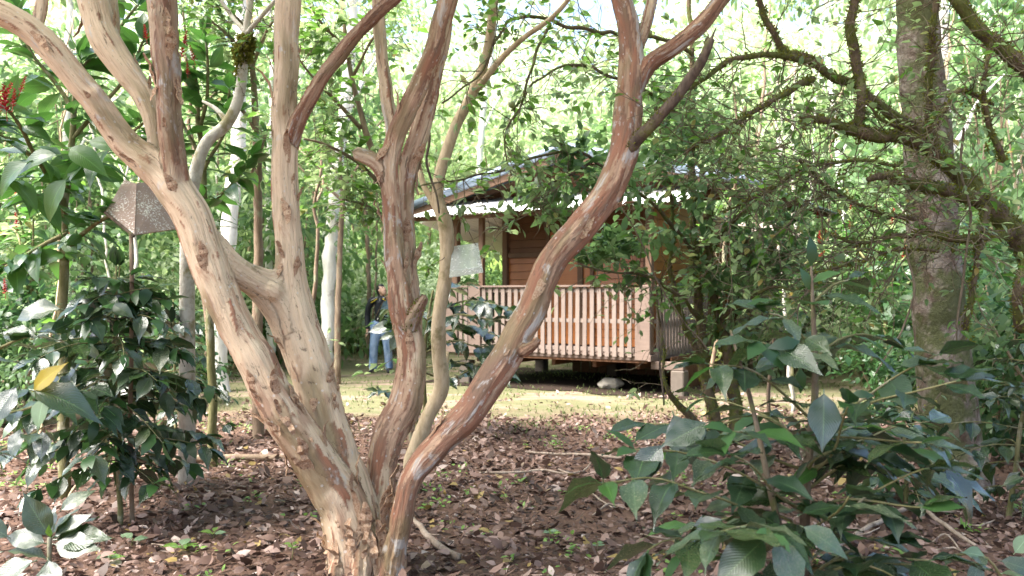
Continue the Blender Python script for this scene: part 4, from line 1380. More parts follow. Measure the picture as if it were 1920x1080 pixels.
em = MB(); em.tube([hc + face * 0.075 - hup * 0.045 + hright * 0.022, hc + face * 0.082 - hup * 0.045, hc + face * 0.075 - hup * 0.045 - hright * 0.022], [0.006, 0.008, 0.006], 8)
M['lip'] = plain('lips', (0.36, 0.13, 0.11), 0.5); em.build('mouth', M['lip'], person, True)
stick = MB(); hnd = arm_r[-1] + Vector((-0.03, -0.06, 0.09))
sdv = Vector((0.46, -0.05, 0.85)).normalized()
stick.tube([hnd - sdv * 0.42, hnd, hnd + sdv * 0.12, hnd + sdv * 0.3], [0.008, 0.010, 0.013, 0.02], 8)
so = stick.build('walking_stick', M['deadwood'], None, True)
tag(so, 'thin dark stick held slanting across the person\'s black jacket', 'stick')

# ------------------------------------------------------------------ plants
def to_ground(p, x, y):
    return Vector((x, y, gh(x, y) - 0.03))


def side_twigs(mb, leaves, pts, n, length, key, size, r0=0.004, start=0.15, leaf_gap=0.06, keys=None, spread=1.0, down=0.1, sub=2, bare=0.35, lines=None):
    """Thin forking twigs off a limb; most carry leaves near their ends."""
    for k in range(n):
        i = int((start + (1 - start) * rnd.random()) * (len(pts) - 1))
        i = min(max(i, 0), len(pts) - 2)
        t = (pts[i + 1] - pts[i]).normalized()
        d = (t * rnd.uniform(0.2, 0.9) + vrand(0.6) * spread + Vector((0, 0, -down + rnd.gauss(0, 0.25)))).normalized()
        L = length * rnd.uniform(0.4, 1.2)
        p = pts[i].copy(); tw = [p.copy()]
        nst = 7
        for s in range(nst):
            d = (d + vrand(0.22) + Vector((0, 0, -0.03 * down))).normalized()
            p = p + d * (L / nst); tw.append(p.copy())
        mb.tube(tw, [r0 * (1 - 0.7 * s / nst) for s in range(nst + 1)], 5)
        if lines is not None: lines.append((tw, [r0] * len(tw)))
        if rnd.random() > bare:
            leafy_branch(tw, leaves, size, key, leaf_gap, 0.35, False, 0.15, keys, 0.1, 0.4)
        for _ in range(sub):
            j = rnd.randint(2, nst - 1)
            d2 = ((tw[j] - tw[j - 1]).normalized() + vrand(0.7)).normalized()
            p2 = tw[j].copy(); t2 = [p2.copy()]
            for s in range(4):
                d2 = (d2 + vrand(0.2)).normalized(); p2 = p2 + d2 * L * 0.11; t2.append(p2.copy())
            mb.tube(t2, [r0 * 0.55, r0 * 0.5, r0 * 0.4, r0 * 0.35, r0 * 0.25], 4)
            if rnd.random() > bare:
                leafy_branch(t2, leaves, size * 0.9, key, leaf_gap, 0.3, False, 0.15, keys, 0.1, 0.4)


def coffee_shrub(base, height, width, label, tiers=11, size=0.17, stems=1, seed=1, keys=('coffee', 'coffee', 'coffee_b', 'coffee_c', 'coffee_old'), limit=300, h0=0.28, squash=1.0, per=3, extra_new=6, group=None, name='coffee_shrub', bare_low=True):
    global rnd
    keep = rnd; rnd = random.Random(seed)
    t = empty(name, base, label, 'shrub', group)
    leaves = []
    st = MB(); BR = []
    for s in range(stems):
        off = Vector((rnd.gauss(0, 0.03), rnd.gauss(0, 0.03), 0)) * s
        lean = Vector((rnd.gauss(0, 0.06), rnd.gauss(0, 0.05), 0)) * (1 + s)
        ctrl = [(base + off - Vector((0, 0, 0.05)), 0.019), (base + off + lean * 0.3 + Vector((0, 0, height * 0.33)), 0.015), (base + off + lean * 0.7 + Vector((0, 0, height * 0.7)), 0.011), (base + off + lean + Vector((0, 0, height * 0.97)), 0.005)]
        pts, rad = spline(ctrl, 0.05); pts = wobble(pts, 0.012, 4, seed + s)
        st.tube(pts, rad, 8)
        for k in range(tiers):
            f = h0 + (1 - h0) * (k + rnd.random() * 0.6) / tiers
            i = min(len(pts) - 1, int(f * (len(pts) - 1)))
            az0 = k * 2.4 + rnd.random()
            prof = math.sin(math.pi * min(1, (0.30 + 0.72 * (f - h0) / (1 - h0)))) ** 0.7
            for b in range(per):
                az = az0 + b * 6.283 / per + rnd.gauss(0, 0.3)
                L = width * 0.5 * max(0.25, prof) * rnd.uniform(0.75, 1.15)
                d = Vector((math.cos(az), math.sin(az) * squash, 0.5 - 0.55 * (1 - f)))
                p = pts[i].copy(); bp = [p.copy()]
                for s2 in range(6):
                    d = (d.normalized() + Vector((0, 0, -0.11)) + vrand(0.06)).normalized()
                    p = p + d * L / 6; bp.append(p.copy())
                br = MB(); br.tube(bp, [0.006 - 0.0007 * q_ for q_ in range(7)], 5); BR.append(br)
                leafy_branch(bp, leaves, size, 'coffee', 0.075, 0.22, True, 0.42, list(keys), 0.0, 0.3)
        for k in range(extra_new):
            a = rnd.random() * 6.283
            leaves.append((pts[-1], Vector((math.cos(a) * 0.5, math.sin(a) * 0.5, 0.9)), Vector((math.cos(a), math.sin(a), 0.3)), size * 0.6, 'new'))
    st.build('stem', M['green_stem'], t, True)
    for br in BR: br.build('branch', M['green_stem'], t, True)
    put_leaves(t, leaves, limit)
    rnd = keep
    return t


# --- big coffee shrub, right foreground
def right_coffee():
    D0 = 2.75
    base = P(1500, 1400, D0); base.z = gh(base.x, base.y)
    t = empty('coffee_shrub', base, 'large glossy dark coffee shrub filling the lower right foreground', 'shrub')
    leaves = []
    st = MB(); st2 = MB(); BR = []
    sp, sr = pxline([(1500, 1440, D0, 26), (1505, 1150, D0, 22), (1512, 900, D0, 19), (1528, 740, D0 + 0.05, 14), (1526, 620, D0 + 0.1, 10), (1521, 500, D0 + 0.12, 5)])
    st.tube(sp, sr, 8)
    sp2, sr2 = pxline([(1502, 1250, D0, 20), (1470, 1040, D0 - 0.1, 16), (1440, 900, D0 - 0.15, 12), (1410, 760, D0 - 0.1, 9), (1370, 620, D0, 5)])
    st2.tube(sp2, sr2, 8)
    B = [
        [(1508, 960, 2.75), (1400, 890, 2.7), (1290, 850, 2.68), (1190, 845, 2.65)],
        [(1505, 1010, 2.75), (1380, 950, 2.55), (1240, 900, 2.5), (1130, 905, 2.45)],
        [(1512, 880, 2.75), (1400, 840, 2.8), (1300, 800, 2.9), (1215, 795, 2.95)],
        [(1522, 790, 2.8), (1470, 740, 2.75), (1400, 690, 2.7), (1330, 680, 2.65)],
        [(1520, 830, 2.75), (1600, 760, 2.7), (1680, 705, 2.65), (1755, 668, 2.6)],
        [(1522, 800, 2.75), (1620, 760, 2.6), (1710, 735, 2.5), (1790, 715, 2.45)],
        [(1512, 920, 2.75), (1620, 855, 2.7), (1730, 845, 2.7), (1790, 900, 2.72)],
        [(1505, 1030, 2.7), (1430, 985, 2.45), (1390, 985, 2.25), (1350, 1000, 2.12)],
        [(1505, 1040, 2.75), (1600, 950, 2.6), (1680, 900, 2.5), (1730, 880, 2.45)],
        [(1524, 680, 2.85), (1570, 640, 2.9), (1620, 625, 2.95), (1660, 640, 3.0)],
        [(1504, 1060, 2.75), (1360, 1040, 2.6), (1270, 1010, 2.5), (1215, 1030, 2.45)],
        [(1525, 650, 2.85), (1475, 600, 2.8), (1440, 590, 2.75)],
        [(1523, 570, 2.87), (1560, 535, 2.9), (1590, 525, 2.95)],
        [(1500, 1110, 2.75), (1420, 1090, 2.5), (1330, 1110, 2.4)],
        [(1500, 1120, 2.75), (1560, 1070, 2.6), (1620, 1060, 2.5), (1690, 1090, 2.45)],
        [(1518, 850, 2.75), (1450, 790, 2.9), (1390, 760, 3.1), (1330, 745, 3.2)],
        [(1520, 860, 2.78), (1600, 830, 2.95), (1680, 800, 3.1), (1740, 790, 3.2)],
        [(1508, 960, 2.75), (1460, 930, 2.6), (1420, 880, 2.45), (1370, 850, 2.35)],
        [(1515, 900, 2.76), (1560, 850, 2.6), (1580, 790, 2.5), (1590, 760, 2.45)],
        [(1508, 1000, 2.7), (1570, 960, 2.45), (1590, 930, 2.35)],
        [(1526, 700, 2.83), (1480, 660, 2.7), (1430, 640, 2.6)],
    ]
    ks = ['coffee', 'coffee', 'coffee', 'coffee_c', 'coffee_c', 'coffee_b', 'coffee_b', 'coffee_old', 'coffee_old', 'coffee_old', 'coffee_old', 'broad']
    rb = random.Random(77)
    for k in range(15):                      # inner branches fill the lower half
        y0 = rb.uniform(820, 1180); sx = rb.choice((-1, 1)); dd0 = D0 + rb.uniform(-0.05, 0.15)
        B.append([(1506, y0, D0), (1506 + sx * rb.uniform(50, 90), y0 - rb.uniform(10, 60), dd0 + rb.uniform(-0.2, 0.3)), (1506 + sx * rb.uniform(120, 240), y0 - rb.uniform(0, 60), dd0 + rb.uniform(-0.4, 0.6))])
    for k, b in enumerate(B):
        pts, rad = spline([(P(*q_), 0.005) for q_ in b], 0.04)
        pts = wobble(pts, 0.008, 6, k)
        br = MB(); BR.append(br); br.tube(pts, [0.0055 - 0.0032 * i / len(pts) for i in range(len(pts))], 5)
        leafy_branch(pts, leaves, 0.205, 'coffee', 0.105, 0.22, True, 0.3, ks, 0.10, 0.26)
    for i in range(0, len(sp), 5):
        if 0.55 * len(sp) < i:
            for sg in (-1, 1):
                a = i * 1.3 + (0 if sg > 0 else math.pi)
                leaves.append((sp[i], Vector((math.cos(a), math.sin(a), 0.25)), Vector((0, 0, 1)) + vrand(0.2), rnd.uniform(0.10, 0.14), rnd.choice(ks)))
    # hand-set leaves that stand out
    H = [((1521, 500, 2.87), (0.0, -0.25, 1.0), (0.2, -1, 0.3), 0.10, 'new'), ((1522, 530, 2.87), (0.7, -0.2, 0.45), (0, -0.6, 1), 0.10, 'new'),
         ((1520, 545, 2.87), (-0.35, -0.3, 0.8), (0.2, -1, 0.2), 0.085, 'new'), ((1400, 570, 2.7), (0.9, -0.3, 0.15), (0, -0.6, 1), 0.11, 'new'),
         ((1500, 640, 2.6), (-0.95, -0.2, -0.1), (0, -0.9, 0.5), 0.10, 'pale'), ((1600, 790, 2.5), (-0.2, -0.5, 0.6), (0.3, -0.8, 0.5), 0.07, 'new'),
         ((1595, 740, 2.52), (0.8, -0.3, 0.1), (0, -0.8, 0.6), 0.065, 'yellow'), ((1500, 690, 2.9), (0.05, -0.2, -1), (0.1, -1, 0), 0.085, 'rust'),
         ((1420, 640, 2.62), (0.55, -0.5, -0.55), (0, -0.8, 0.6), 0.115, 'pale'), ((1545, 730, 2.5), (-0.15, -0.4, -0.9), (-0.1, -1, 0.2), 0.19, 'coffee_c'),
         ((1440, 1005, 2.1), (-0.85, -0.4, -0.55), (-0.2, -0.7, 0.7), 0.20, 'coffee_c'), ((1455, 1000, 2.1), (0.25, -0.45, -0.85), (0.2, -0.9, 0.4), 0.17, 'coffee_c'),
         ((1450, 1000, 2.08), (-0.5, -0.4, 0.25), (0, -0.6, 1), 0.06, 'new'), ((1450, 1000, 2.08), (0.35, -0.6, -0.3), (0, -0.7, 0.8), 0.06, 'new'),
         ((1500, 985, 2.2), (0.6, -0.4, -0.3), (0.1, -0.8, 0.7), 0.14, 'coffee'), ((1260, 770, 2.8), (0.3, -0.3, -0.85), (-0.3, -0.9, 0.3), 0.21, 'coffee_c'),
         ((1245, 830, 2.6), (-0.6, -0.3, -0.6), (-0.3, -0.9, 0.4), 0.18, 'coffee'), ((1330, 790, 2.55), (-0.85, -0.25, -0.35), (0, -0.8, 0.8), 0.18, 'coffee_c'),
         ((1760, 700, 2.5), (0.95, -0.15, 0.02), (0, -0.5, 1), 0.165, 'coffee_c'), ((1680, 690, 2.6), (0.9, -0.1, 0.30), (0, -0.3, 1), 0.17, 'coffee_old')]
    for (p, d_, u_, s_, k_) in H:
        leaves.append((P(*p), Vector(d_), Vector(u_), s_, k_))
    st.build('stem', M['twig'], t, True); st2.build('stem', M['twig'], t, True)
    for br in BR: br.build('branch', M['green_stem'], t, True)
    put_leaves(t, leaves, 300)


right_coffee()

# --- coffee shrub at the left, behind the first stem
bl = P(224, 985, 5.5); bl.z = gh(bl.x, bl.y)
coffee_shrub(bl, 1.72, 1.15, 'dense dark coffee shrub standing left of the peeling tree', 13, 0.215, 1, 4, limit=300, h0=0.30, per=4)
b2 = P(195, 900, 6.4); b2.z = gh(b2.x, b2.y)
coffee_shrub(b2, 1.75, 1.0, 'second coffee shrub close behind the dense one at the left', 9, 0.20, 1, 9, limit=220, h0=0.35, per=3)
b3 = P(330, 800, 8.2); b3.z = gh(b3.x, b3.y)
coffee_shrub(b3, 1.5, 1.1, 'small coffee shrub behind the leaning first stem', 9, 0.17, 1, 12, limit=160, h0=0.3, per=3)

b4 = P(1700, 870, 6.0); b4.z = gh(b4.x, b4.y)
coffee_shrub(b4, 0.8, 0.9, 'low coffee shrub at the foot of the thick grey trunk', 6, 0.16, 1, 21, limit=120, h0=0.2, per=3)
b5 = P(1890, 900, 5.6); b5.z = gh(b5.x, b5.y)
coffee_shrub(b5, 1.3, 1.0, 'dark coffee shrub right of the thick grey trunk by the frame edge', 8, 0.17, 1, 22, limit=160, h0=0.2, per=3)

# --- low sapling at the lower left corner
def pixel_plant(name, label, spec, hand, keys, size=0.16, gap=0.09, mat='green_stem', cat='sapling', limit=300):
    """Stem lines given as pixel polylines (x, y, depth, width px); leaves in pairs along the later lines."""
    b0 = P(*spec[0][0][:3])
    t = empty(name, (b0.x, b0.y, gh(b0.x, b0.y)), label, cat)
    leaves = []; mb = MB()
    for k, line in enumerate(spec):
        pts, rad = pxline(line, 0.04)
        pts = wobble(pts, 0.008, 5, k + 0.5)
        mb = MB(); mb.tube(pts, rad, 6); mb.build('branch' if k else 'stem', M[mat], t, True)
        if k or len(spec) == 1:
            leafy_branch(pts, leaves, size, keys[0], gap, 0.25, True, 0.3, list(keys), 0.1, 0.3)
    for (p, d_, u_, s_, k_) in hand:
        leaves.append((P(*p), Vector(d_), Vector(u_), s_, k_))
    put_leaves(t, leaves, limit)
    return t


ks_c = ('coffee', 'coffee_c', 'coffee_old')
pixel_plant('coffee_sapling', 'low coffee sapling with broad bluish leaves in the lower left corner',
            [[(95, 1330, 3.1, 14), (95, 1150, 3.1, 11), (92, 1010, 3.1, 8)]],
            [((95, 1010, 3.1), (-0.45, -0.1, 0.85), (0.3, -1, 0.3), 0.20, 'coffee_c'), ((98, 1008, 3.1), (0.6, 0.1, 0.40), (0, -0.8, 0.6), 0.16, 'coffee_c'),
             ((100, 1012, 3.1), (0.95, -0.1, 0.10), (0, -0.6, 0.8), 0.23, 'coffee_c'), ((98, 1020, 3.08), (0.95, -0.2, 0.0), (0, -0.8, 0.7), 0.20, 'coffee_c'),
             ((90, 1020, 3.1), (-0.9, 0.0, 0.25), (0, -0.8, 0.7), 0.19, 'coffee_old'), ((90, 1045, 3.0), (0.3, -0.5, -0.45), (0, -0.7, 0.8), 0.20, 'coffee_old'),
             ((70, 1050, 3.0), (-0.8, -0.3, -0.25), (0, -0.7, 0.8), 0.20, 'coffee_old'), ((110, 960, 3.5), (0.6, 0.2, 0.5), (0, -0.8, 0.6), 0.16, 'coffee_old'),
             ((95, 1008, 3.08), (0.05, -0.3, 0.6), (0, -1, 0.3), 0.06, 'new'), ((60, 1080, 2.95), (0.8, -0.4, -0.2), (0, -0.7, 0.8), 0.18, 'coffee_old'),
             ((20, 1010, 3.1), (-0.7, -0.1, 0.5), (0, -0.9, 0.5), 0.17, 'coffee_old')], ks_c)

pixel_plant('coffee_branch_plant', 'coffee plant with bluish ribbed leaves at the left edge',
            [[(-150, 1200, 2.7, 18), (-120, 950, 2.7, 16), (-90, 800, 2.7, 13), (-60, 690, 2.7, 9), (-40, 600, 2.7, 6)],
             [(-95, 800, 2.7, 7), (-30, 780, 2.65, 6), (40, 770, 2.62, 5), (90, 750, 2.6, 4), (150, 720, 2.6, 3)],
             [(-60, 700, 2.7, 7), (0, 650, 2.6, 6), (60, 625, 2.55, 4)],
             [(-100, 830, 2.7, 7), (-30, 850, 2.6, 6), (30, 830, 2.5, 5), (80, 800, 2.5, 3)]],
            [((0, 625, 2.55), (0.95, -0.2, 0.0), (0, -0.7, 0.8), 0.13, 'coffee_c'), ((55, 730, 2.5), (1.0, -0.2, -0.15), (0, -0.6, 0.8), 0.23, 'coffee_b'),
             ((60, 735, 2.5), (0.6, -0.2, 0.55), (0, -0.9, 0.4), 0.14, 'yellow'), ((85, 740, 2.5), (-0.1, -0.4, -0.9), (-0.2, -1, 0.1), 0.11, 'pale'),
             ((35, 720, 2.5), (-0.4, -0.4, -0.8), (-0.1, -1, 0.2), 0.15, 'coffee_c'), ((120, 580, 2.6), (-0.9, -0.2, 0.0), (0, -0.8, 0.6), 0.17, 'coffee_b'),
             ((40, 800, 2.5), (-0.1, -0.4, -0.8), (-0.1, -1, 0.1), 0.10, 'coffee_c'), ((80, 805, 2.5), (0.15, -0.4, -0.8), (0.1, -1, 0.1), 0.10, 'coffee_c')],
            ks_c, 0.13, 0.12)

pixel_plant('speckled_sapling', 'small sapling with pale speckled leaves in the lower right corner',
            [[(1960, 1230, 3.0, 10), (1900, 1120, 3.0, 7), (1850, 1045, 3.0, 5), (1790, 1040, 3.0, 4)]],
            [((1850, 1045, 3.0), (-0.8, -0.3, 0.3), (0, -0.8, 0.7), 0.11, 'pale'), ((1870, 1050, 3.0), (0.7, -0.4, -0.1), (0, -0.8, 0.7), 0.16, 'coffee_old'),
             ((1835, 1050, 2.95), (-0.4, -0.5, -0.6), (0, -0.8, 0.5), 0.13, 'coffee_old'), ((1900, 1040, 3.0), (0.5, 0.1, 0.5), (0, -0.8, 0.6), 0.11, 'pale')],
            ('coffee_old', 'pale'), 0.12, 0.1)

# --- coffee plant behind the twin stem, by the deck
pixel_plant('coffee_shrub', 'coffee shrub with drooping leaves between the twin stem and the deck',
            [[(800, 815, 9.1, 10), (795, 720, 9.1, 9), (800, 620, 9.1, 7), (812, 545, 9.1, 5)],
             [(800, 600, 9.1, 4), (850, 570, 9.0, 4), (900, 565, 8.9, 3), (962, 585, 8.8, 3)],
             [(800, 610, 9.1, 4), (860, 590, 8.8, 4), (920, 600, 8.7, 3)],
             [(798, 660, 9.1, 4), (850, 640, 9.0, 4), (900, 650, 8.9, 3), (960, 640, 8.9, 3)],
             [(797, 690, 9.1, 4), (850, 680, 8.9, 4), (900, 685, 8.8, 3), (945, 700, 8.7, 3)],
             [(797, 700, 9.1, 4), (840, 710, 9.3, 4), (890, 690, 9.2, 3)],
             [(806, 570, 9.1, 3), (830, 545, 9.1, 3), (860, 535, 9.0, 3)],
             [(800, 620, 9.1, 4), (840, 620, 9.2, 4), (880, 610, 9.3, 3), (930, 630, 9.2, 3)],
             [(800, 600, 9.1, 4), (770, 570, 9.0, 4), (740, 570, 8.9, 3)],
             [(797, 720, 9.1, 4), (760, 735, 9.0, 4), (710, 735, 8.9, 3)]],
            [], ('coffee', 'coffee_b', 'coffee'), 0.29, 0.075, 'green_stem', 'shrub', 300)
pixel_plant('coffee_shrub', 'coffee sprig with green leaves hiding the person\'s hips',
            [[(790, 870, 7.6, 8), (775, 740, 7.6, 7), (765, 640, 7.6, 5), (745, 600, 7.6, 4)],
             [(765, 625, 7.6, 4), (755, 605, 7.5, 3), (735, 598, 7.4, 3)]],
            [((745, 610, 7.5), (-0.95, -0.2, -0.12), (0, -0.8, 0.6), 0.28, 'coffee'), ((750, 612, 7.5), (-0.9, -0.2, 0.0), (0, -0.7, 0.7), 0.22, 'broad'),
             ((748, 622, 7.45), (-0.3, -0.3, -0.7), (0, -0.9, 0.3), 0.2, 'coffee'), ((742, 625, 7.45), (-0.7, -0.3, -0.2), (0, -0.8, 0.6), 0.16, 'coffee')],
            ('coffee', 'coffee_b'), 0.16, 0.1, 'green_stem', 'sapling')

# ------------------------------------------------------------------ slender tan tree behind the twin stem
def stem_tree(name, label, lines, mat, cat='tree', step=0.05, n=10, crown=None, crown_mat='soup_mid', leaf=0.09, group=None, tw=None, wob=0.012, moss=None, limit=300):
    x, y, d_, w = lines[0][0]
    b0 = P(x, y, d_)
    t = empty(name, (b0.x, b0.y, gh(b0.x, b0.y)), label, cat, group)
    mb = MB(); L_ = []
    for k, ln in enumerate(lines):
        pts, rad = pxline(ln, step)
        pts = wobble(pts, wob, 3.5, k * 2.1 + x * 0.01)
        rad = [r * (1 + 0.09 * mnoise.noise(p * 6)) for p, r in zip(pts, rad)]
        if k == 0:
            gz = gh(pts[0].x, pts[0].y)
            if pts[0].z > gz:
                pts.insert(0, Vector((pts[0].x, pts[0].y, gz - 0.06))); rad.insert(0, rad[0] * 1.25)
        mb = MB(); mb.tube(pts, rad, n); L_.append((pts, rad))
        mb.build('limb' if k else 'trunk', M[mat], t, True)
    if moss: tufts(L_[moss[2]:], moss[0], moss[1], M['moss'], t, 'moss', 0.1, 3)
    if tw:
        leaves = []; tb_ = MB()
        for (li, cnt, ln, key, size) in tw:
            side_twigs(tb_, leaves, L_[li][0], cnt, ln, key, size)
        tb_.build('twigs', M['twig'], t, True)['kind'] = 'stuff'
        put_leaves(t, leaves, limit, M['soup_mid'], 0.5)
    if crown:
        cl = [crown_cloud(c, r, nn, kk, 0.2, 60 + i) for i, (c, r, nn, kk) in enumerate(crown)]
        p, dd, uu, tt = map(np.concatenate, zip(*cl))
        soup('crown', p, dd, uu, leaf * (0.7 + 0.6 * rng.random(len(p))), leaf * 0.5 * np.ones(len(p)), M[crown_mat], t, tt * 0.94)
    return t, L_


c_ = P(900, -300, 6.6)
stem_tree('slender_tree', 'slender crooked tan tree between the twin stem and the right stem', [
    [(770, 860, 6.5, 30), (800, 785, 6.5, 28), (826, 728, 6.5, 30), (822, 660, 6.45, 27), (823, 590, 6.4, 27), (838, 500, 6.4, 28), (836, 430, 6.4, 28), (822, 370, 6.4, 24), (830, 310, 6.4, 22), (852, 240, 6.4, 21), (890, 170, 6.4, 20), (915, 90, 6.4, 18), (925, 0, 6.4, 17), (940, -160, 6.4, 13), (960, -330, 6.4, 9)],
    [(834, 425, 6.42, 17), (815, 385, 6.42, 15), (795, 350, 6.45, 12), (785, 300, 6.5, 9), (770, 240, 6.6, 7)],
    [(888, 175, 6.4, 13), (930, 120, 6.3, 12), (985, 70, 6.2, 10), (1050, 20, 6.1, 9), (1100, -60, 6.0, 8)],
    [(826, 728, 6.5, 14), (835, 700, 6.55, 10), (838, 660, 6.6, 7)],
], 'tan_bark', crown=[((c_.x, c_.y, c_.z + 0.6), (1.5, 1.3, 0.8), 1800, 26)], tw=[(0, 5, 0.5, 'citrus', 0.08), (1, 8, 0.45, 'citrus', 0.08), (2, 16, 0.7, 'citrus', 0.085)], step=0.04)

stem_tree('lichen_tree', 'thin white lichened tree with a moss clump behind the first stem', [
    [(352, 420, 6.7, 26), (366, 330, 6.7, 24), (385, 268, 6.7, 22), (425, 232, 6.7, 22), (448, 180, 6.7, 20), (456, 110, 6.7, 17), (462, 50, 6.7, 13), (480, -40, 6.7, 10), (500, -160, 6.7, 8)],
    [(428, 230, 6.7, 12), (405, 205, 6.75, 8), (380, 190, 6.8, 5)],
    [(458, 60, 6.7, 10), (430, 25, 6.8, 8), (400, -20, 6.8, 7)],
    [(460, 70, 6.7, 9), (500, 20, 6.6, 8), (540, -30, 6.6, 6)]], 'lichen_bark', tw=[(0, 6, 0.5, 'citrus', 0.09), (2, 8, 0.6, 'citrus', 0.09), (3, 10, 0.6, 'citrus', 0.09)])
lt = bpy.data.objects['lichen_tree']
mp = [P(450, 140, 6.7), P(455, 122, 6.7), P(453, 108, 6.7), P(459, 95, 6.7), P(462, 80, 6.7), P(462, 68, 6.7)]
tufts([(mp, [0.012, 0.03, 0.048, 0.04, 0.026, 0.01])], 2200, 0.045, M['moss'], lt, 'moss', 0.1, 11)

stem_tree('leafy_tree', 'leafy small tree with mid green oval leaves between the second and the twin stem', [
    [(774, 830, 8.4, 22), (768, 640, 8.4, 20), (752, 470, 8.4, 17), (712, 330, 8.4, 14), (676, 210, 8.4, 11), (650, 90, 8.4, 8), (640, -40, 8.4, 5)],
    [(718, 350, 8.4, 9), (665, 300, 8.2, 7), (605, 270, 8.0, 5), (570, 260, 7.9, 4)],
    [(675, 240, 8.4, 9), (630, 190, 8.2, 7), (590, 150, 8.0, 5), (560, 110, 7.9, 4)],
    [(660, 150, 8.4, 7), (690, 90, 8.3, 5), (720, 40, 8.2, 4)],
    [(738, 420, 8.4, 8), (685, 385, 8.2, 6), (640, 375, 8.0, 4)],
    [(650, 90, 8.4, 7), (610, 50, 8.2, 5), (580, 10, 8.1, 4)],
    [(712, 330, 8.4, 7), (735, 280, 8.3, 5), (760, 250, 8.2, 4)]], 'brown_bark',
    tw=[(1, 26, 0.55, 'citrus', 0.14), (2, 26, 0.55, 'citrus', 0.14), (3, 16, 0.5, 'citrus', 0.14), (4, 18, 0.5, 'citrus', 0.14), (5, 22, 0.5, 'citrus', 0.14), (6, 14, 0.5, 'citrus', 0.14), (0, 14, 0.5, 'citrus', 0.14)])
stem_tree('leafy_tree', 'leafy tree with bright hanging leaves above the lichened branch at the upper left', [
    [(486, 860, 8.8, 22), (482, 640, 8.8, 20), (484, 400, 8.8, 16), (478, 220, 8.8, 13), (470, 60, 8.8, 9), (460, -80, 8.8, 6)],
    [(474, 130, 8.8, 8), (430, 70, 8.6, 6), (385, 30, 8.4, 4)], [(474, 120, 8.8, 8), (500, 60, 8.7, 6), (530, 10, 8.6, 4)],
    [(470, 60, 8.8, 7), (420, 10, 8.6, 5), (370, -20, 8.5, 4)], [(480, 250, 8.8, 7), (450, 200, 8.7, 5), (410, 160, 8.6, 4)], [(482, 300, 8.8, 7), (500, 250, 8.7, 5), (470, 330, 8.6, 4)]], 'brown_bark',
    tw=[(1, 24, 0.6, 'broad_b', 0.15), (2, 18, 0.6, 'broad_b', 0.15), (3, 24, 0.6, 'broad_b', 0.15), (4, 20, 0.6, 'broad_b', 0.15), (5, 16, 0.5, 'broad_b', 0.15)])

# --- pale trunks between the stems
pale = [
    ('white trunked tree rising behind the fork of the first two stems', [(408, 735, 13.0, 40), (412, 640, 13.0, 34), (420, 500, 13.0, 31), (432, 400, 13.0, 29), (446, 280, 13.0, 27), (452, 120, 13.0, 24), (456, -60, 13.0, 20), (470, -300, 13, 12)], 0),
    ('thin white trunk seen just left of the upright second stem', [(507, 690, 16.5, 17), (506, 560, 16.5, 15), (504, 420, 16.5, 14), (508, 250, 16.5, 13), (515, 60, 16.5, 11), (525, -150, 16.5, 8)], 1),
    ('bright white leaning trunk between the second stem and the person', [(613, 690, 15.2, 27), (614, 600, 15.2, 26), (618, 480, 15.2, 25), (628, 360, 15.2, 23), (645, 220, 15.2, 21), (660, 60, 15.2, 18), (672, -150, 15.2, 12)], 2),
    ('pale thin trunk standing behind the person', [(655, 640, 23, 11), (654, 560, 23, 10), (652, 400, 23, 9), (656, 200, 23, 8), (660, 20, 23, 6)], 3),
    ('pale slim trunk at the far left behind the red flowers', [(120, 700, 14, 16), (128, 520, 14, 15), (124, 330, 14, 14), (130, 120, 14, 13), (128, -150, 14, 10)], 4),
    ('pale slim trunk above the cabin roof', [(885, 600, 24, 13), (893, 420, 24, 12), (902, 250, 24, 11), (925, 60, 24, 10), (940, -120, 24, 7)], 5),
    ('pale far trunk left of the grey trunk at the right', [(1600, 640, 20, 13), (1590, 480, 20, 12), (1572, 300, 20, 11), (1555, 120, 20, 10), (1545, -80, 20, 7)], 6),
    ('white slim trunk just right of the thick grey trunk', [(1785, 700, 12, 22), (1780, 500, 12, 20), (1775, 300, 12, 19), (1768, 100, 12, 18), (1765, -150, 12, 12)], 7)]
for lab, ln, k in pale:
    top = P(*ln[-1][:3])
    stem_tree('pale_tree', lab, [ln, [(ln[-3][0], ln[-3][1], ln[-3][2], ln[-3][3] * 0.5), (ln[-3][0] + 60, ln[-3][1] - 110, ln[-3][2], ln[-3][3] * 0.3), (ln[-3][0] + 110, ln[-3][1] - 160, ln[-3][2], 3)]],
              'pale_bark', crown=[((top.x, top.y, top.z + 0.3), (1.9, 1.7, 1.3), 1500, 22)], leaf=0.16, group='pale trunks in the background', wob=0.05, step=0.15)
stem_tree('dark_sapling', 'thin dark sapling with forking twigs beside the bright white trunk', [
    [(632, 680, 14.2, 12), (634, 560, 14.2, 11), (640, 420, 14.2, 10), (642, 370, 14.2, 9), (638, 310, 14.2, 6), (645, 240, 14.2, 4)],
    [(642, 375, 14.2, 6), (610, 350, 14.2, 5), (575, 325, 14.2, 4), (550, 300, 14.2, 3)],
    [(641, 372, 14.2, 6), (660, 330, 14.2, 5), (685, 290, 14.2, 4)],
    [(640, 340, 14.2, 5), (615, 300, 14.2, 4), (600, 270, 14.2, 3)]], 'brown_bark', tw=[(1, 12, 1.0, 'citrus', 0.16), (2, 12, 1.0, 'citrus', 0.16), (3, 12, 1.0, 'citrus', 0.16), (0, 6, 0.8, 'citrus', 0.16)], step=0.1)

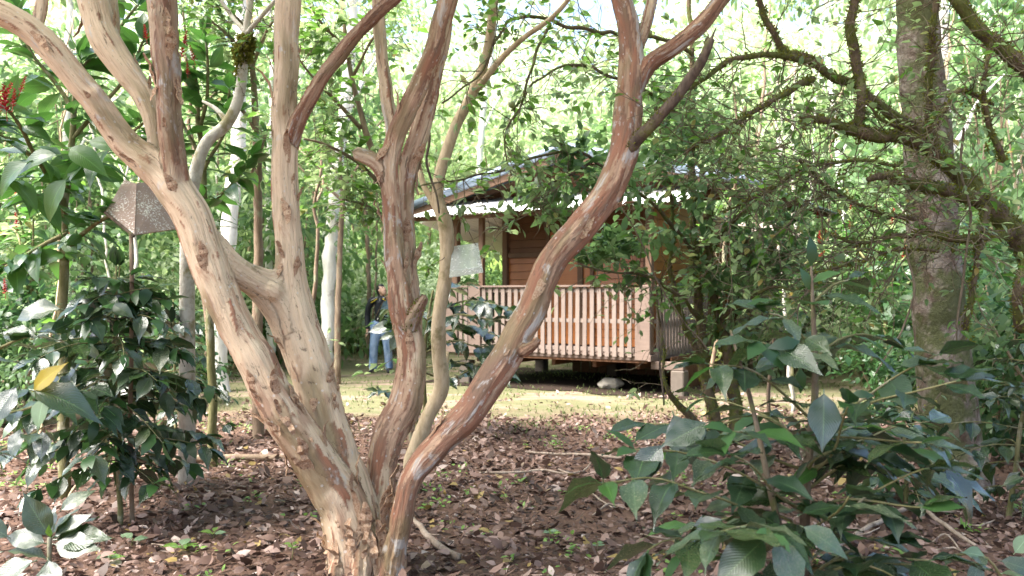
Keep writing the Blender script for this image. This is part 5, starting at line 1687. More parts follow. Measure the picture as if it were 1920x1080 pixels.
# ------------------------------------------------------------------ thick grey trunk at the right
gt = P(1790, 915, 6.7)
stem_tree('grey_tree', 'thick mottled grey tree trunk standing near the right edge', [
    [(1797, 925, 6.75, 128), (1786, 850, 6.75, 112), (1775, 740, 6.75, 98), (1762, 600, 6.75, 94), (1752, 450, 6.75, 88), (1742, 300, 6.75, 86), (1728, 150, 6.75, 80), (1718, 0, 6.75, 74), (1712, -150, 6.75, 66), (1700, -420, 6.75, 50)],
    [(1800, 930, 6.7, 60), (1832, 900, 6.6, 44), (1856, 905, 6.55, 20)],
    [(1790, 930, 6.6, 60), (1760, 918, 6.45, 40), (1742, 930, 6.4, 18)]], 'grey_bark', n=22, wob=0.02,
    crown=[((gt.x - 0.6, 6.4, 6.4), (2.4, 2.0, 1.0), 3200, 40)], leaf=0.12, moss=(10, 0.02, 0))
gtree = bpy.data.objects['grey_tree']

# ------------------------------------------------------------------ gnarled mossy tree at the right edge
def mossy_tree():
    b0 = P(2120, 1010, 5.0)
    t = empty('mossy_tree', (b0.x, b0.y, gh(b0.x, b0.y)), 'gnarled moss-hung tree reaching in from the right edge with crooked limbs', 'tree')
    Ls = [
        [(2130, 1040, 5.0, 130), (2090, 850, 5.0, 110), (2040, 680, 5.05, 96), (1990, 560, 5.1, 84), (1930, 470, 5.15, 72), (1880, 410, 5.2, 66), (1822, 352, 5.25, 60), (1768, 300, 5.3, 52), (1730, 262, 5.3, 42), (1690, 228, 5.3, 34), (1640, 190, 5.28, 30), (1590, 155, 5.25, 27), (1530, 118, 5.2, 26), (1480, 100, 5.18, 22), (1450, 62, 5.15, 20), (1425, 20, 5.15, 19), (1412, -40, 5.1, 18), (1400, -150, 5.1, 14)],
        [(1530, 118, 5.2, 18), (1480, 108, 5.15, 17), (1425, 104, 5.1, 15), (1375, 112, 5.05, 13), (1330, 138, 5.0, 12), (1290, 165, 4.98, 9)],
        [(1800, 330, 5.28, 34), (1745, 282, 5.2, 34), (1690, 258, 5.12, 33), (1640, 250, 5.08, 34), (1595, 240, 5.05, 28), (1545, 230, 5.0, 18), (1500, 222, 4.95, 12)],
        [(1612, 245, 5.08, 26), (1614, 200, 5.1, 25), (1612, 150, 5.12, 26), (1600, 100, 5.12, 26), (1592, 60, 5.12, 25), (1598, 10, 5.12, 23), (1594, -60, 5.1, 20)],
        [(1840, 375, 5.2, 36), (1785, 360, 5.1, 36), (1740, 352, 5.0, 30), (1700, 345, 4.95, 28), (1665, 328, 4.92, 24), (1630, 335, 4.9, 14)],
        [(2080, 330, 4.9, 60), (1990, 200, 4.9, 52), (1920, 128, 4.9, 48), (1868, 82, 4.92, 44), (1830, 50, 4.95, 42), (1798, 12, 4.95, 38), (1770, -40, 4.95, 32)],
        [(2040, 680, 5.0, 60), (2000, 500, 4.9, 58), (2020, 400, 4.9, 58), (2080, 330, 4.9, 60)],
        [(1760, 300, 5.25, 22), (1745, 230, 5.15, 19), (1742, 160, 5.1, 18), (1750, 90, 5.05, 17), (1756, 20, 5.0, 16), (1760, -60, 5.0, 14)],
        [(1850, 390, 5.1, 22), (1838, 460, 5.0, 18), (1822, 540, 4.95, 15), (1812, 620, 4.95, 12)],
        [(1900, 440, 5.1, 30), (1830, 445, 5.0, 24), (1750, 440, 4.95, 19), (1680, 442, 4.9, 14), (1610, 455, 4.85, 9), (1540, 440, 4.8, 6)],
        [(1520, 150, 5.15, 18), (1490, 165, 5.0, 16), (1440, 195, 4.95, 13), (1390, 225, 4.9, 11), (1340, 260, 4.85, 9), (1290, 280, 4.8, 7)],
        [(1690, 310, 5.0, 9), (1590, 300, 4.95, 8), (1500, 320, 4.9, 8), (1420, 370, 4.9, 7), (1350, 400, 4.85, 5)],
        [(1860, 200, 4.95, 12), (1800, 170, 4.9, 10), (1770, 200, 4.85, 9), (1740, 240, 4.85, 8)],
        [(1720, 410, 4.95, 12), (1650, 400, 4.9, 10), (1560, 355, 4.85, 9), (1500, 300, 4.8, 7)],
        [(1760, 470, 4.9, 9), (1690, 470, 4.85, 8), (1600, 500, 4.8, 7), (1520, 510, 4.75, 5)],
        [(1690, 240, 5.1, 10), (1650, 225, 5.0, 9), (1632, 200, 4.95, 7), (1625, 190, 4.95, 5)],
        [(1880, 300, 4.95, 16), (1850, 220, 4.9, 14), (1848, 140, 4.85, 11), (1870, 60, 4.85, 8)],
        [(1920, 620, 5.0, 30), (1905, 560, 4.9, 28), (1925, 480, 4.95, 26)],
    ]
    mb = MB(); lines = []
    for k, ln in enumerate(Ls):
        pts, rad = pxline(ln, 0.035)
        rad = [r * (0.62 if k in (0, 5) else 0.74) for r in rad]
        pts = wobble(pts, 0.022 if k else 0.03, 6.0, k * 1.9)
        rad = [r * (1 + 0.22 * mnoise.noise(p * 14)) for p, r in zip(pts, rad)]
        mb = MB(); mb.tube(pts, rad, 9); lines.append((pts, rad))
        mb.build('limb' if k else 'trunk', M['mossy_bark'], t, True)
    tufts(lines, 520, 0.019, M['moss'], t, 'moss', 0.25, 21)
    # hanging moss beards
    hang = []
    for pts, rad in lines:
        for _ in range(int(len(pts) * 0.16)):
            i = rnd.randrange(len(pts)); p = pts[i].copy(); h = [p.copy()]
            for s in range(4): p = p + Vector((rnd.gauss(0, 0.008), rnd.gauss(0, 0.008), -rnd.uniform(0.012, 0.035))); h.append(p.copy())
            hang.append((h, [0.006] * 5))
    tufts(hang, 420, 0.022, M['moss'], t, 'hanging_moss', 0.0, 22, 1.0, 0.8)
    leaves = []; tb_ = MB(); tl = []
    for k, (cnt, ln) in enumerate(((10, 0.5), (14, 0.45), (14, 0.5), (6, 0.4), (12, 0.45), (12, 0.6), (3, 0.4), (10, 0.5), (10, 0.4), (22, 0.55), (20, 0.5), (22, 0.55), (12, 0.4), (18, 0.5), (18, 0.5), (4, 0.25), (12, 0.45), (4, 0.3))):
        side_twigs(tb_, leaves, lines[k][0], int(cnt * 1.5), ln * 1.2, 'citrus', 0.078, 0.0042, 0.2, 0.08, ['citrus', 'citrus_b'], 1.0, 0.15, 3, 0.58, tl)
    tb_.build('twigs', M['twig'], t, True)['kind'] = 'stuff'
    tufts(tl[::3], 60, 0.011, M['moss'], t, 'moss', 0.1, 25)
    put_leaves(t, leaves, 300, M['soup_mid'], 0.5)
    cl = [crown_cloud(c, r, n_, k_, 0.2, 80 + i) for i, (c, r, n_, k_) in enumerate((((3.4, 5.0, 4.4), (1.6, 1.6, 0.8), 2000, 26), ((1.9, 4.4, 4.3), (1.2, 1.0, 0.45), 900, 16)))]
    p, dd, uu, tt = map(np.concatenate, zip(*cl))
    soup('crown', p, dd, uu, 0.06 + 0.04 * rng.random(len(p)), 0.035 + 0.01 * rng.random(len(p)), M['soup_mid'], t, tt * 0.94)


mossy_tree()

# ------------------------------------------------------------------ citrus tree with mossy stems by the cabin corner
def citrus_tree():
    D = 8.4
    b0 = P(1345, 838, D)
    t = empty('citrus_tree', (b0.x, b0.y, gh(b0.x, b0.y)), 'many-stemmed mossy fruit tree in front of the cabin corner', 'tree')
    Ls = [
        [(1350, 845, D, 34), (1340, 780, D, 32), (1322, 690, D, 28), (1312, 600, D, 24), (1305, 480, D, 20), (1300, 350, D, 17), (1298, 220, D, 15), (1297, 100, D, 13), (1292, -20, D, 12), (1280, -200, D, 9)],
        [(1372, 842, D, 38), (1378, 770, D, 36), (1372, 690, D, 30), (1350, 600, D, 25), (1335, 520, D, 22), (1328, 440, D, 19), (1340, 360, D, 15), (1370, 280, D, 12), (1400, 200, D, 9)],
        [(1345, 838, D, 24), (1310, 800, D - 0.1, 22), (1275, 760, D - 0.2, 18), (1252, 735, D - 0.25, 13), (1245, 690, D - 0.3, 8), (1240, 610, D - 0.3, 6), (1225, 520, D - 0.3, 5)],
        [(1322, 690, D, 18), (1280, 600, D - 0.2, 15), (1255, 500, D - 0.3, 12), (1262, 400, D - 0.3, 10), (1245, 300, D - 0.3, 9), (1230, 200, D - 0.3, 7)],
        [(1330, 470, D, 14), (1370, 420, D - 0.2, 12), (1430, 370, D - 0.4, 10), (1500, 330, D - 0.6, 8), (1560, 310, D - 0.8, 6)],
        [(1305, 480, D, 13), (1260, 420, D - 0.4, 11), (1200, 360, D - 0.8, 9), (1120, 300, D - 1.2, 8), (1040, 285, D - 1.5, 7), (950, 318, D - 1.8, 6), (860, 338, D - 2.0, 5), (790, 345, D - 2.1, 4)],
        [(1298, 240, D, 12), (1240, 190, D - 0.4, 10), (1160, 150, D - 0.8, 9), (1080, 120, D - 1.2, 8), (1010, 150, D - 1.5, 6), (960, 210, D - 1.7, 5)],
        [(1297, 100, D, 12), (1230, 70, D - 0.5, 11), (1150, 62, D - 1.0, 11), (1070, 50, D - 1.4, 10), (985, 30, D - 1.7, 9), (930, 75, D - 2.0, 7), (900, 140, D - 2.2, 6), (830, 190, D - 2.3, 5)],
        [(1035, 45, D - 1.5, 8), (1005, 95, D - 1.6, 8), (998, 130, D - 1.7, 7), (975, 190, D - 1.7, 6), (945, 260, D - 1.8, 5), (960, 330, D - 1.8, 3)],
        [(1300, 380, D, 12), (1340, 340, D - 0.3, 10), (1400, 300, D - 0.6, 8), (1480, 270, D - 0.9, 6)],
        [(1312, 600, D, 14), (1280, 560, D - 0.4, 10), (1220, 520, D - 0.7, 8), (1150, 510, D - 1.0, 6), (1080, 500, D - 1.1, 5)],
        [(1350, 600, D, 14), (1400, 560, D - 0.3, 11), (1450, 540, D - 0.5, 8), (1500, 550, D - 0.6, 6)],
        [(1335, 520, D, 13), (1390, 480, D - 0.2, 9), (1440, 470, D - 0.4, 7), (1490, 490, D - 0.5, 5)],
        [(1120, 300, D - 1.2, 7), (1060, 330, D - 1.4, 6), (1000, 370, D - 1.6, 5), (960, 420, D - 1.6, 4), (920, 430, D - 1.6, 3)],
    ]
    mb = MB(); lines = []
    for k, ln in enumerate(Ls):
        pts, rad = pxline(ln, 0.05)
        rad = [r * 0.72 for r in rad]
        pts = wobble(pts, 0.03, 4.5, k * 2.3)
        rad = [r * (1 + 0.15 * mnoise.noise(p * 10)) for p, r in zip(pts, rad)]
        mb = MB(); mb.tube(pts, rad, 8); lines.append((pts, rad))
        mb.build('limb' if k > 1 else 'trunk', M['mossy_bark'], t, True)
    tufts([(p[:int(len(p) * 0.75)], r[:int(len(r) * 0.75)]) for p, r in lines[:5]], 190, 0.024, M['moss'], t, 'moss', 0.2, 31)
    tufts(lines[5:8], 60, 0.016, M['moss'], t, 'moss', 0.2, 32)
    leaves = []; tb_ = MB()
    cnts = [(20, 0.8), (22, 0.8), (8, 0.5), (22, 0.7), (20, 0.7), (32, 0.6), (30, 0.6), (34, 0.6), (16, 0.5), (22, 0.6), (20, 0.7), (18, 0.7), (18, 0.6), (24, 0.5)]
    for k, (cnt, ln) in enumerate(cnts):
        side_twigs(tb_, leaves, lines[k][0], cnt, ln, 'citrus', 0.115, 0.0045, 0.25, 0.085, ['citrus', 'citrus', 'citrus_b'], 1.0, 0.2, 2, 0.45)
    tb_.build('twigs', M['twig'], t, True)['kind'] = 'stuff'
    put_leaves(t, leaves, 300, M['soup_mid'], 0.5)
    M['fruit'] = plain('green fruit', (0.22, 0.26, 0.10), 0.5, 0.4, 0, 30, 0.2)
    for (x, y, dd) in ((1217, 62, D - 1.6), (960, 196, D - 1.8), (958, 285, D - 1.8), (1185, 60, D - 1.6), (960, 398, D - 1.6)):
        bm = bmesh.new(); bmesh.ops.create_icosphere(bm, subdivisions=2, radius=0.028)
        for v in bm.verts: v.co.z *= 1.1 - 0.15 * (v.co.z > 0.02)
        st = bmesh.ops.create_cone(bm, cap_ends=True, segments=5, radius1=0.004, radius2=0.002, depth=0.05, matrix=Matrix.Translation((0, 0, 0.05)))
        m = bpy.data.meshes.new('fruit'); bm.to_mesh(m); bm.free()
        m.polygons.foreach_set('use_smooth', [True] * len(m.polygons))
        o = link('fruit', m, M['fruit'], t); o.location = P(x, y, dd)
    cl = [crown_cloud(c, r, n_, k_, 0.2, 90 + i) for i, (c, r, n_, k_) in enumerate((((2.0, 8.3, 5.4), (1.7, 1.6, 0.7), 1500, 24), 
        (tuple(P(1190, 400, 8.0)), (0.5, 0.4, 0.55), 200, 10), (tuple(P(1270, 330, 8.2)), (0.6, 0.5, 0.6), 200, 10), (tuple(P(1330, 450, 8.3)), (0.55, 0.5, 0.6), 200, 10), (tuple(P(1400, 340, 8.2)), (0.6, 0.5, 0.5), 180, 9),
        (tuple(P(1330, 560, 8.2)), (0.3, 0.4, 0.35), 120, 6), (tuple(P(1400, 590, 8.3)), (0.5, 0.4, 0.5), 220, 9), (tuple(P(1090, 330, 7.4)), (0.55, 0.4, 0.35), 420, 12), (tuple(P(1130, 500, 7.8)), (0.35, 0.35, 0.28), 260, 8), (tuple(P(1200, 250, 8.2)), (0.7, 0.5, 0.5), 500, 12), (tuple(P(1440, 470, 8.3)), (0.4, 0.4, 0.4), 420, 9)))]
    p, dd, uu, tt = map(np.concatenate, zip(*cl))
    soup('crown', p, dd, uu, 0.09 + 0.06 * rng.random(len(p)), 0.052 + 0.02 * rng.random(len(p)), M['soup_deep'], t, tt * 0.95)


citrus_tree()

# ------------------------------------------------------------------ red-bract shrubs
def spike_mesh():
    r = random.Random(3)
    V_, F_ = [], []
    for k in range(34):
        z = k / 34; a = k * 2.4
        rad = 0.23 * (1 - 0.75 * z) + 0.03
        d = Vector((math.cos(a), math.sin(a), 0.55 + 0.6 * z)).normalized()
        s = Vector((-math.sin(a), math.cos(a), 0)) * (0.075 * (1.1 - 0.5 * z))
        p = Vector((0, 0, z)); L = rad + 0.05
        b = len(V_)
        V_ += [p, p + d * L * 0.55 + s, p + d * L * 0.55 - s, p + d * L + Vector((0, 0, -0.03))]
        F_ += [(b, b + 1, b + 3), (b, b + 3, b + 2)]
    b = len(V_)
    V_ += [Vector((0.02, 0, -0.3)), Vector((-0.01, 0.02, -0.3)), Vector((-0.01, -0.02, -0.3)), Vector((0, 0, 1))]
    F_ += [(b, b + 1, b + 3), (b + 1, b + 2, b + 3), (b + 2, b, b + 3)]
    m = mesh_from('flower_spike', V_, F_, False)
    t = NT('red bracts')
    oi = t.n('ShaderNodeObjectInfo').outputs['Random']
    c = t.mix(oi, (0.30, 0.006, 0.014), (0.48, 0.025, 0.03))
    m.materials.append(t.done(t.principled(c, 0.5)))
    return m


SPIKE = spike_mesh()


def red_shrub(label, spec, spikes, size, seed, extra=(), name='red_flower_shrub', limit=300, gap=0.11, group=None):
    global rnd
    keep = rnd; rnd = random.Random(seed)
    b0 = P(*spec[0][0][:3])
    t = empty(name, (b0.x, b0.y, gh(b0.x, b0.y)), label, 'shrub', group)
    mb = MB(); leaves = []
    for k, ln in enumerate(spec):
        pts, rad = pxline(ln, 0.05)
        pts = wobble(pts, 0.02, 3, k)
        if k == 0: pts.insert(0, Vector((pts[0].x, pts[0].y, gh(pts[0].x, pts[0].y) - 0.05))); rad.insert(0, rad[0])
        mb = MB(); mb.tube(pts, rad, 7); mb.build('branch' if k else 'stem', M['green_stem'], t, True)
        leafy_branch(pts, leaves, size, 'broad', gap * 0.75, 0.2 if k else 0.55, True, 0.5, ['broad', 'broad_b', 'broad_c'], 0.15, 0.35)
        leafy_branch(pts[-6:], leaves, size * 0.9, 'broad_b', gap * 0.5, 0.1, True, 0.2, ['broad', 'broad_b'], 0.3, 0.4)
    for (p, d_, u_, s_, k_) in extra:
        leaves.append((P(*p), Vector(d_), Vector(u_), s_, k_))
    put_leaves(t, leaves, limit, M['soup_mid'], 0.36)
    for (x, y, d_, s_) in spikes:
        o = link('flower_spike', SPIKE, None, t)
        o.matrix_basis = Matrix.Translation(P(x, y, d_)) @ Matrix.Rotation(rnd.gauss(0, 0.25), 4, 'Y') @ Matrix.Rotation(rnd.random() * 6, 4, 'Z') @ Matrix.Scale(s_, 4)
    rnd = keep


red_shrub('broad-leaved shrub with red flower spikes at the upper left', [
    [(120, 900, 6.2, 22), (115, 700, 6.2, 20), (118, 520, 6.2, 17), (124, 380, 6.2, 14), (135, 240, 6.1, 11), (150, 120, 6.0, 8)],
    [(124, 400, 6.2, 11), (90, 330, 5.9, 9), (50, 260, 5.6, 8), (10, 200, 5.4, 6)],
    [(126, 360, 6.2, 11), (70, 300, 6.0, 9), (10, 260, 5.8, 8), (-50, 230, 5.7, 6)],
    [(135, 260, 6.1, 9), (190, 200, 6.1, 8), (240, 140, 6.1, 6), (270, 80, 6.1, 5)],
    [(140, 220, 6.1, 9), (100, 150, 6.2, 8), (60, 100, 6.2, 6), (30, 40, 6.2, 5)],
    [(128, 330, 6.2, 9), (180, 300, 5.9, 8), (230, 260, 5.7, 6), (270, 230, 5.6, 5)],
    [(120, 470, 6.2, 10), (180, 420, 5.9, 8), (215, 400, 5.8, 6)],
    [(124, 390, 6.2, 10), (60, 360, 5.7, 8), (0, 330, 5.4, 7), (-60, 330, 5.3, 5)],
    [(122, 440, 6.2, 10), (60, 470, 6.1, 8), (10, 500, 6.0, 6)],
    [(150, 130, 6.0, 8), (220, 60, 6.2, 6), (260, 10, 6.4, 5)]],
    [(12, 212, 4.6, 0.15), (38, 172, 4.7, 0.09), (-8, 215, 4.6, 0.14), (275, 75, 6.0, 0.11), (10, 552, 5.5, 0.10), (24, 200, 4.65, 0.10), (4, 192, 4.65, 0.12)], 0.34, 31,
    [((115, 290, 5.0), (-0.95, -0.2, -0.15), (0, -0.8, 0.6), 0.33, 'broad_c'), ((130, 330, 5.0), (-0.5, -0.2, -0.7), (-0.2, -0.9, 0.2), 0.34, 'broad_c'),
     ((160, 265, 5.1), (0.9, -0.2, -0.1), (0, -0.8, 0.6), 0.30, 'broad'), ((60, 300, 5.0), (-0.8, -0.1, -0.5), (0, -0.8, 0.5), 0.36, 'broad_c'),
     ((125, 275, 5.0), (0.75, -0.3, -0.35), (0, -0.8, 0.5), 0.32, 'broad_c')])
red_shrub('broad-leaved shrub with red flowers behind the forked first stem', [
    [(400, 900, 7.4, 18), (395, 600, 7.4, 15), (385, 400, 7.4, 12), (375, 250, 7.4, 10), (365, 120, 7.4, 7)],
    [(380, 300, 7.4, 8), (340, 220, 7.3, 6), (330, 120, 7.2, 5)],
    [(382, 320, 7.4, 8), (420, 240, 7.3, 6), (430, 170, 7.2, 5)],
    [(375, 240, 7.4, 8), (390, 160, 7.3, 6), (385, 70, 7.2, 5)],
    [(386, 400, 7.4, 8), (340, 350, 7.2, 6), (300, 330, 7.1, 5)],
    [(386, 390, 7.4, 8), (430, 350, 7.4, 6), (470, 300, 7.4, 5)]],
    [(340, 108, 6.6, 0.16), (364, 114, 6.6, 0.12), (346, 84, 6.6, 0.11), (352, 140, 6.6, 0.10)], 0.32, 37, limit=200)
# red bract shrubs far right behind the mossy branches
for i, (x, y, d_, lab) in enumerate(((1480, 470, 13.0, 'red-flowered shrub beside the weathered shed'), (1600, 420, 15.5, 'red-flowered shrub between the shed and the thick grey trunk'), (1660, 480, 12.0, 'low red-flowered shrub just left of the thick grey trunk'), (1545, 520, 17.0, 'small red-flowered shrub far behind the big coffee shrub'), (60, 430, 11.0, 'red-flowered shrub in the thicket at the far left'))):
    base_y = HORIZON + FPX * CAM_H / d_
    spec = [[(x + 5, base_y, d_, 9), (x, (y + base_y) / 2, d_, 8), (x, y, d_, 5)]]
    r_ = random.Random(i)
    sp = []
    for k in range(7):
        xx_, yy_ = x + r_.uniform(-70, 70), y + r_.uniform(-70, 60)
        spec.append([(x, (y + base_y) / 2 - 10, d_, 5), ((x + xx_) / 2, (y + yy_) / 2 + 30, d_ + r_.uniform(-.5, .5), 4), (xx_, yy_, d_ + r_.uniform(-.6, .6), 3)])
        if k < 5: sp.append((xx_, yy_ - 8, spec[-1][-1][2], r_.uniform(0.16, 0.26)))
    red_shrub(lab, spec, sp, 0.26, 50 + i, limit=60, gap=0.13, group='red-flowered shrubs in the background')

# ------------------------------------------------------------------ thickets: shrubs and small trees behind
def proto_bush(name, seed, rad, h, n, clumps, leaf, mat, stem_mat='brown_bark'):
    t = empty(name)
    mb = MB(); r = random.Random(seed)
    for k in range(5):
        a = r.random() * 6.283
        top = Vector((math.cos(a) * rad * 0.6 * r.random(), math.sin(a) * rad * 0.6 * r.random(), h * r.uniform(0.6, 0.95)))
        pts, ra = spline([(Vector((0, 0, -0.1)), 0.03), (top * 0.4 + Vector((r.gauss(0, .1), r.gauss(0, .1), 0)), 0.022), (top, 0.008)], 0.15)
        mb.tube(pts, ra, 6)
    mb.build('trunk', M[stem_mat], t, True)
    p, dd, uu, tt = crown_cloud((0, 0, h * 0.55), (rad, rad, h * 0.52), n, clumps, 0.26, seed, 0.3)
    p[:, 2] = np.maximum(p[:, 2], 0.02)
    soup('crown', p, dd, uu, leaf * (0.6 + 0.8 * rng.random(n)), leaf * 0.46 * (0.8 + 0.4 * rng.random(n)), M[mat], t, tt * 0.95)
    return t


def dup(root, loc, rz, sc, label, group, cat='shrub'):
    r = root.copy(); COL.objects.link(r)
    r.location = loc; r.rotation_euler = (0, 0, rz); r.scale = (sc, sc, sc)
    tag(r, label, cat, group)
    for ch in root.children:
        c = ch.copy(); COL.objects.link(c); c.parent = r; c.matrix_parent_inverse = Matrix.Identity(4)
    return r


kinds = [('leafy_shrub', 1, 1.1, 2.0, 1500, 18, 0.13, 'soup_deep'), ('dark_shrub', 2, 1.0, 1.7, 1400, 20, 0.15, 'soup_dark'),
         ('pale_shrub', 3, 1.2, 1.9, 1500, 24, 0.14, 'soup_pale'), ('young_tree', 4, 1.5, 4.2, 2600, 24, 0.15, 'soup_deep'), ('pale_young_tree', 5, 1.7, 4.8, 2200, 24, 0.17, 'soup_mid')]
first = {}
def where(x):
    for lim, txt in ((0, 'at the left frame edge'), (110, 'behind the red flowers at the far left'), (210, 'left of the folded board'), (300, 'behind the folded board'), (400, 'behind the leaning first stem'), (500, 'just left of the upright second stem'),
                     (590, 'just right of the upright second stem'), (700, 'behind the person'), (830, 'between the twin stem and the cabin'), (1000, 'above the left of the cabin roof'), (1200, 'behind the cabin roof peak'), (1330, 'behind the right of the cabin'), (1450, 'by the weathered shed'),
                     (1560, 'right of the weathered shed'), (1670, 'left of the thick grey trunk'), (1780, 'behind the thick grey trunk'), (1870, 'just right of the thick grey trunk')):
        if x < lim: return txt
    return 'at the right frame edge'


look = ('mid green leafy shrub', 'dark glossy shrub', 'pale yellowish shrub', 'deep green young tree', 'airy light green young tree')
far = lambda d_: 'close' if d_ < 13 else ('set back' if d_ < 19 else 'far back')
places = {
    'left thicket': ('green shrub in the thicket behind the stems at the left', [
        (20, 12, 0, 1.0), (90, 14, 2, 1.1), (170, 13, 0, 0.9), (240, 16, 2, 1.0), (310, 15, 2, 1.0), (370, 18, 2, 1.1), (470, 20, 2, 1.0), (540, 21, 0, 1.0), (600, 22, 2, 1.2), (670, 20.5, 2, 1.0), (480, 17, 1, 0.7), (540, 18.5, 1, 0.6), (560, 19.3, 1, 0.6), (740, 20, 2, 1.0), (800, 21, 2, 1.2), (-40, 10, 1, 1.0), (850, 23, 0, 1.1), (640, 24, 2, 1.2), (300, 11.5, 1, 0.7), (60, 9.5, 0, 0.7)]),
    'right thicket': ('green shrub in the thicket behind the thick grey trunk at the right', [
        (1480, 15, 2, 1.0), (1540, 18, 2, 1.1), (1620, 16, 0, 1.1), (1690, 13, 1, 1.0), (1850, 11, 1, 1.2), (1920, 9.5, 1, 1.1), (1800, 14, 0, 1.2), (1900, 13, 0, 1.3), (1560, 21, 2, 1.3), (1720, 19, 2, 1.3), (1880, 8.2, 1, 0.8), (1960, 7.4, 0, 0.9), (1440, 20, 2, 1.1), (1360, 19, 0, 1.2), (1660, 10.5, 1, 0.55)]),
    'trees left': ('slim young tree with airy foliage behind the stems at the left', [
        (60, 17, 4, 1.3), (200, 19, 3, 1.5), (330, 21, 4, 1.5), (450, 23, 3, 1.7), (535, 17, 3, 1.35), (690, 24, 4, 1.6), (-60, 14, 3, 1.3), (130, 14, 3, 1.2), (590, 20, 3, 1.5), (400, 16, 4, 1.2)]),
    'trees right': ('slim young tree with airy foliage behind the cabin roof or right of it', [
        (800, 27, 4, 1.6), (960, 28, 4, 1.5), (1120, 26, 4, 1.7), (1260, 25, 3, 1.8), (1400, 26, 4, 1.7), (1530, 26, 3, 1.6), (1680, 24, 4, 1.8), (1830, 16, 3, 1.6), (1940, 14, 3, 1.5), (1880, 20, 3, 2.0), (1300, 21, 3, 1.4)])}
gnames = {'left thicket': 'thicket shrubs at the left', 'right thicket': 'thicket shrubs at the right', 'trees left': 'young trees at the left', 'trees right': 'young trees behind the cabin'}
for gk, (lab, lst) in places.items():
    for (x, d_, k, sc) in lst:
        X = (x - 960) / FPX * d_
        kk = kinds[k]
        lab = '%s %s %s' % (look[k], far(d_), where(x))
        if k not in first:
            first[k] = proto_bush(*kk)
            root = first[k]
            root.location = (X, d_, gh(X, d_) - 0.02); root.scale = (sc, sc, sc); root.rotation_euler = (0, 0, rnd.random() * 6)
            for ch in root.children: ch.matrix_parent_inverse = Matrix.Identity(4)
            tag(root, lab, 'tree' if 'tree' in kk[0] else 'shrub', gnames[gk])
        else:
            dup(first[k], (X, d_, gh(X, d_) - 0.02), rnd.random() * 6, sc * rnd.uniform(0.9, 1.1), lab, gnames[gk], 'tree' if 'tree' in kk[0] else 'shrub')

# ------------------------------------------------------------------ small things on the ground
def fallen(name, label, spec, mat='fallen', cat='branch', forks=()):
    ps = []
    for (x, y, w, lift) in spec:
        d_ = FPX * CAM_H / (y - HORIZON)
        v = P(x, y, d_); v.z = gh(v.x, v.y) + lift
        ps.append((v, 0.5 * w / FPX * d_))
    pts, rad = spline(ps, 0.05); pts = wobble(pts, 0.012, 6, spec[0][0] * 0.01)
    mb = MB(); mb.tube(pts, rad, 8)
    for f in forks:
        i = int(f * (len(pts) - 1))
        d_ = (pts[min(i + 1, len(pts) - 1)] - pts[i - 1]).normalized()
        e = (d_ + vrand(0.5)).normalized(); e.z = abs(e.z) * 0.3
        mb.tube([pts[i], pts[i] + e * 0.12, pts[i] + e * 0.22 + vrand(0.02)], [rad[i] * 0.5, rad[i] * 0.4, rad[i] * 0.2], 5)
    o = mb.build(name, M[mat], None, True)
    tag(o, label, cat)


fallen('fallen_branch', 'pale broken branch on the litter right of the tree base', [(775, 985, 10, 0.04), (800, 1015, 12, 0.04), (830, 1040, 14, 0.03), (858, 1052, 16, 0.02)], forks=(0.4,))
fallen('fallen_branch', 'long thin dry stick lying across the brown leaves', [(985, 852, 4, 0.03), (1040, 855, 5, 0.03), (1100, 860, 6, 0.03), (1165, 866, 6, 0.03)], forks=(0.3, 0.7))
fallen('fallen_branch', 'thin twig lying on the litter below the long dry stick', [(900, 893, 4, 0.03), (960, 892, 5, 0.03), (1010, 888, 5, 0.03), (1060, 893, 4, 0.03)])
fallen('fallen_branch', 'dry stick pile branch under the right coffee shrub', [(1560, 1050, 9, 0.05), (1630, 1010, 10, 0.06), (1700, 975, 9, 0.06), (1770, 955, 6, 0.05)], forks=(0.2, 0.5, 0.8))
fallen('fallen_branch', 'thick dry branch lying near the grey trunk base', [(1690, 930, 6, 0.05), (1740, 985, 8, 0.06), (1790, 1020, 8, 0.05), (1830, 1040, 6, 0.04)], forks=(0.5,))
fallen('fallen_log', 'long low mossy log lying behind the left coffee shrub', [(240, 872, 12, 0.02), (360, 868, 14, 0.03), (480, 866, 14, 0.03), (590, 864, 12, 0.02)], 'brown_bark', 'log')
fallen('fallen_branch', 'slanting twig leaning beside the low coffee sapling', [(118, 985, 5, 0.10), (150, 945, 5, 0.16), (185, 905, 4, 0.22)], 'tan_bark')
for i in range(16):                                  # loose twigs, each one its own
    y = rnd.uniform(830, 1060); x = rnd.choice((rnd.uniform(850, 1250), rnd.uniform(1550, 1900), rnd.uniform(60, 600)))
    dx = rnd.uniform(40, 110)
    fallen('twig', 'short dry twig lying among the brown dead leaves', [(x, y, 3, 0.03), (x + dx * 0.5, y + rnd.gauss(0, 8), 4, 0.04), (x + dx, y + rnd.gauss(0, 14), 3, 0.03)], 'fallen', 'twig')
    bpy.context.scene.collection.objects[-1]['group'] = 'loose twigs on the leaf litter'


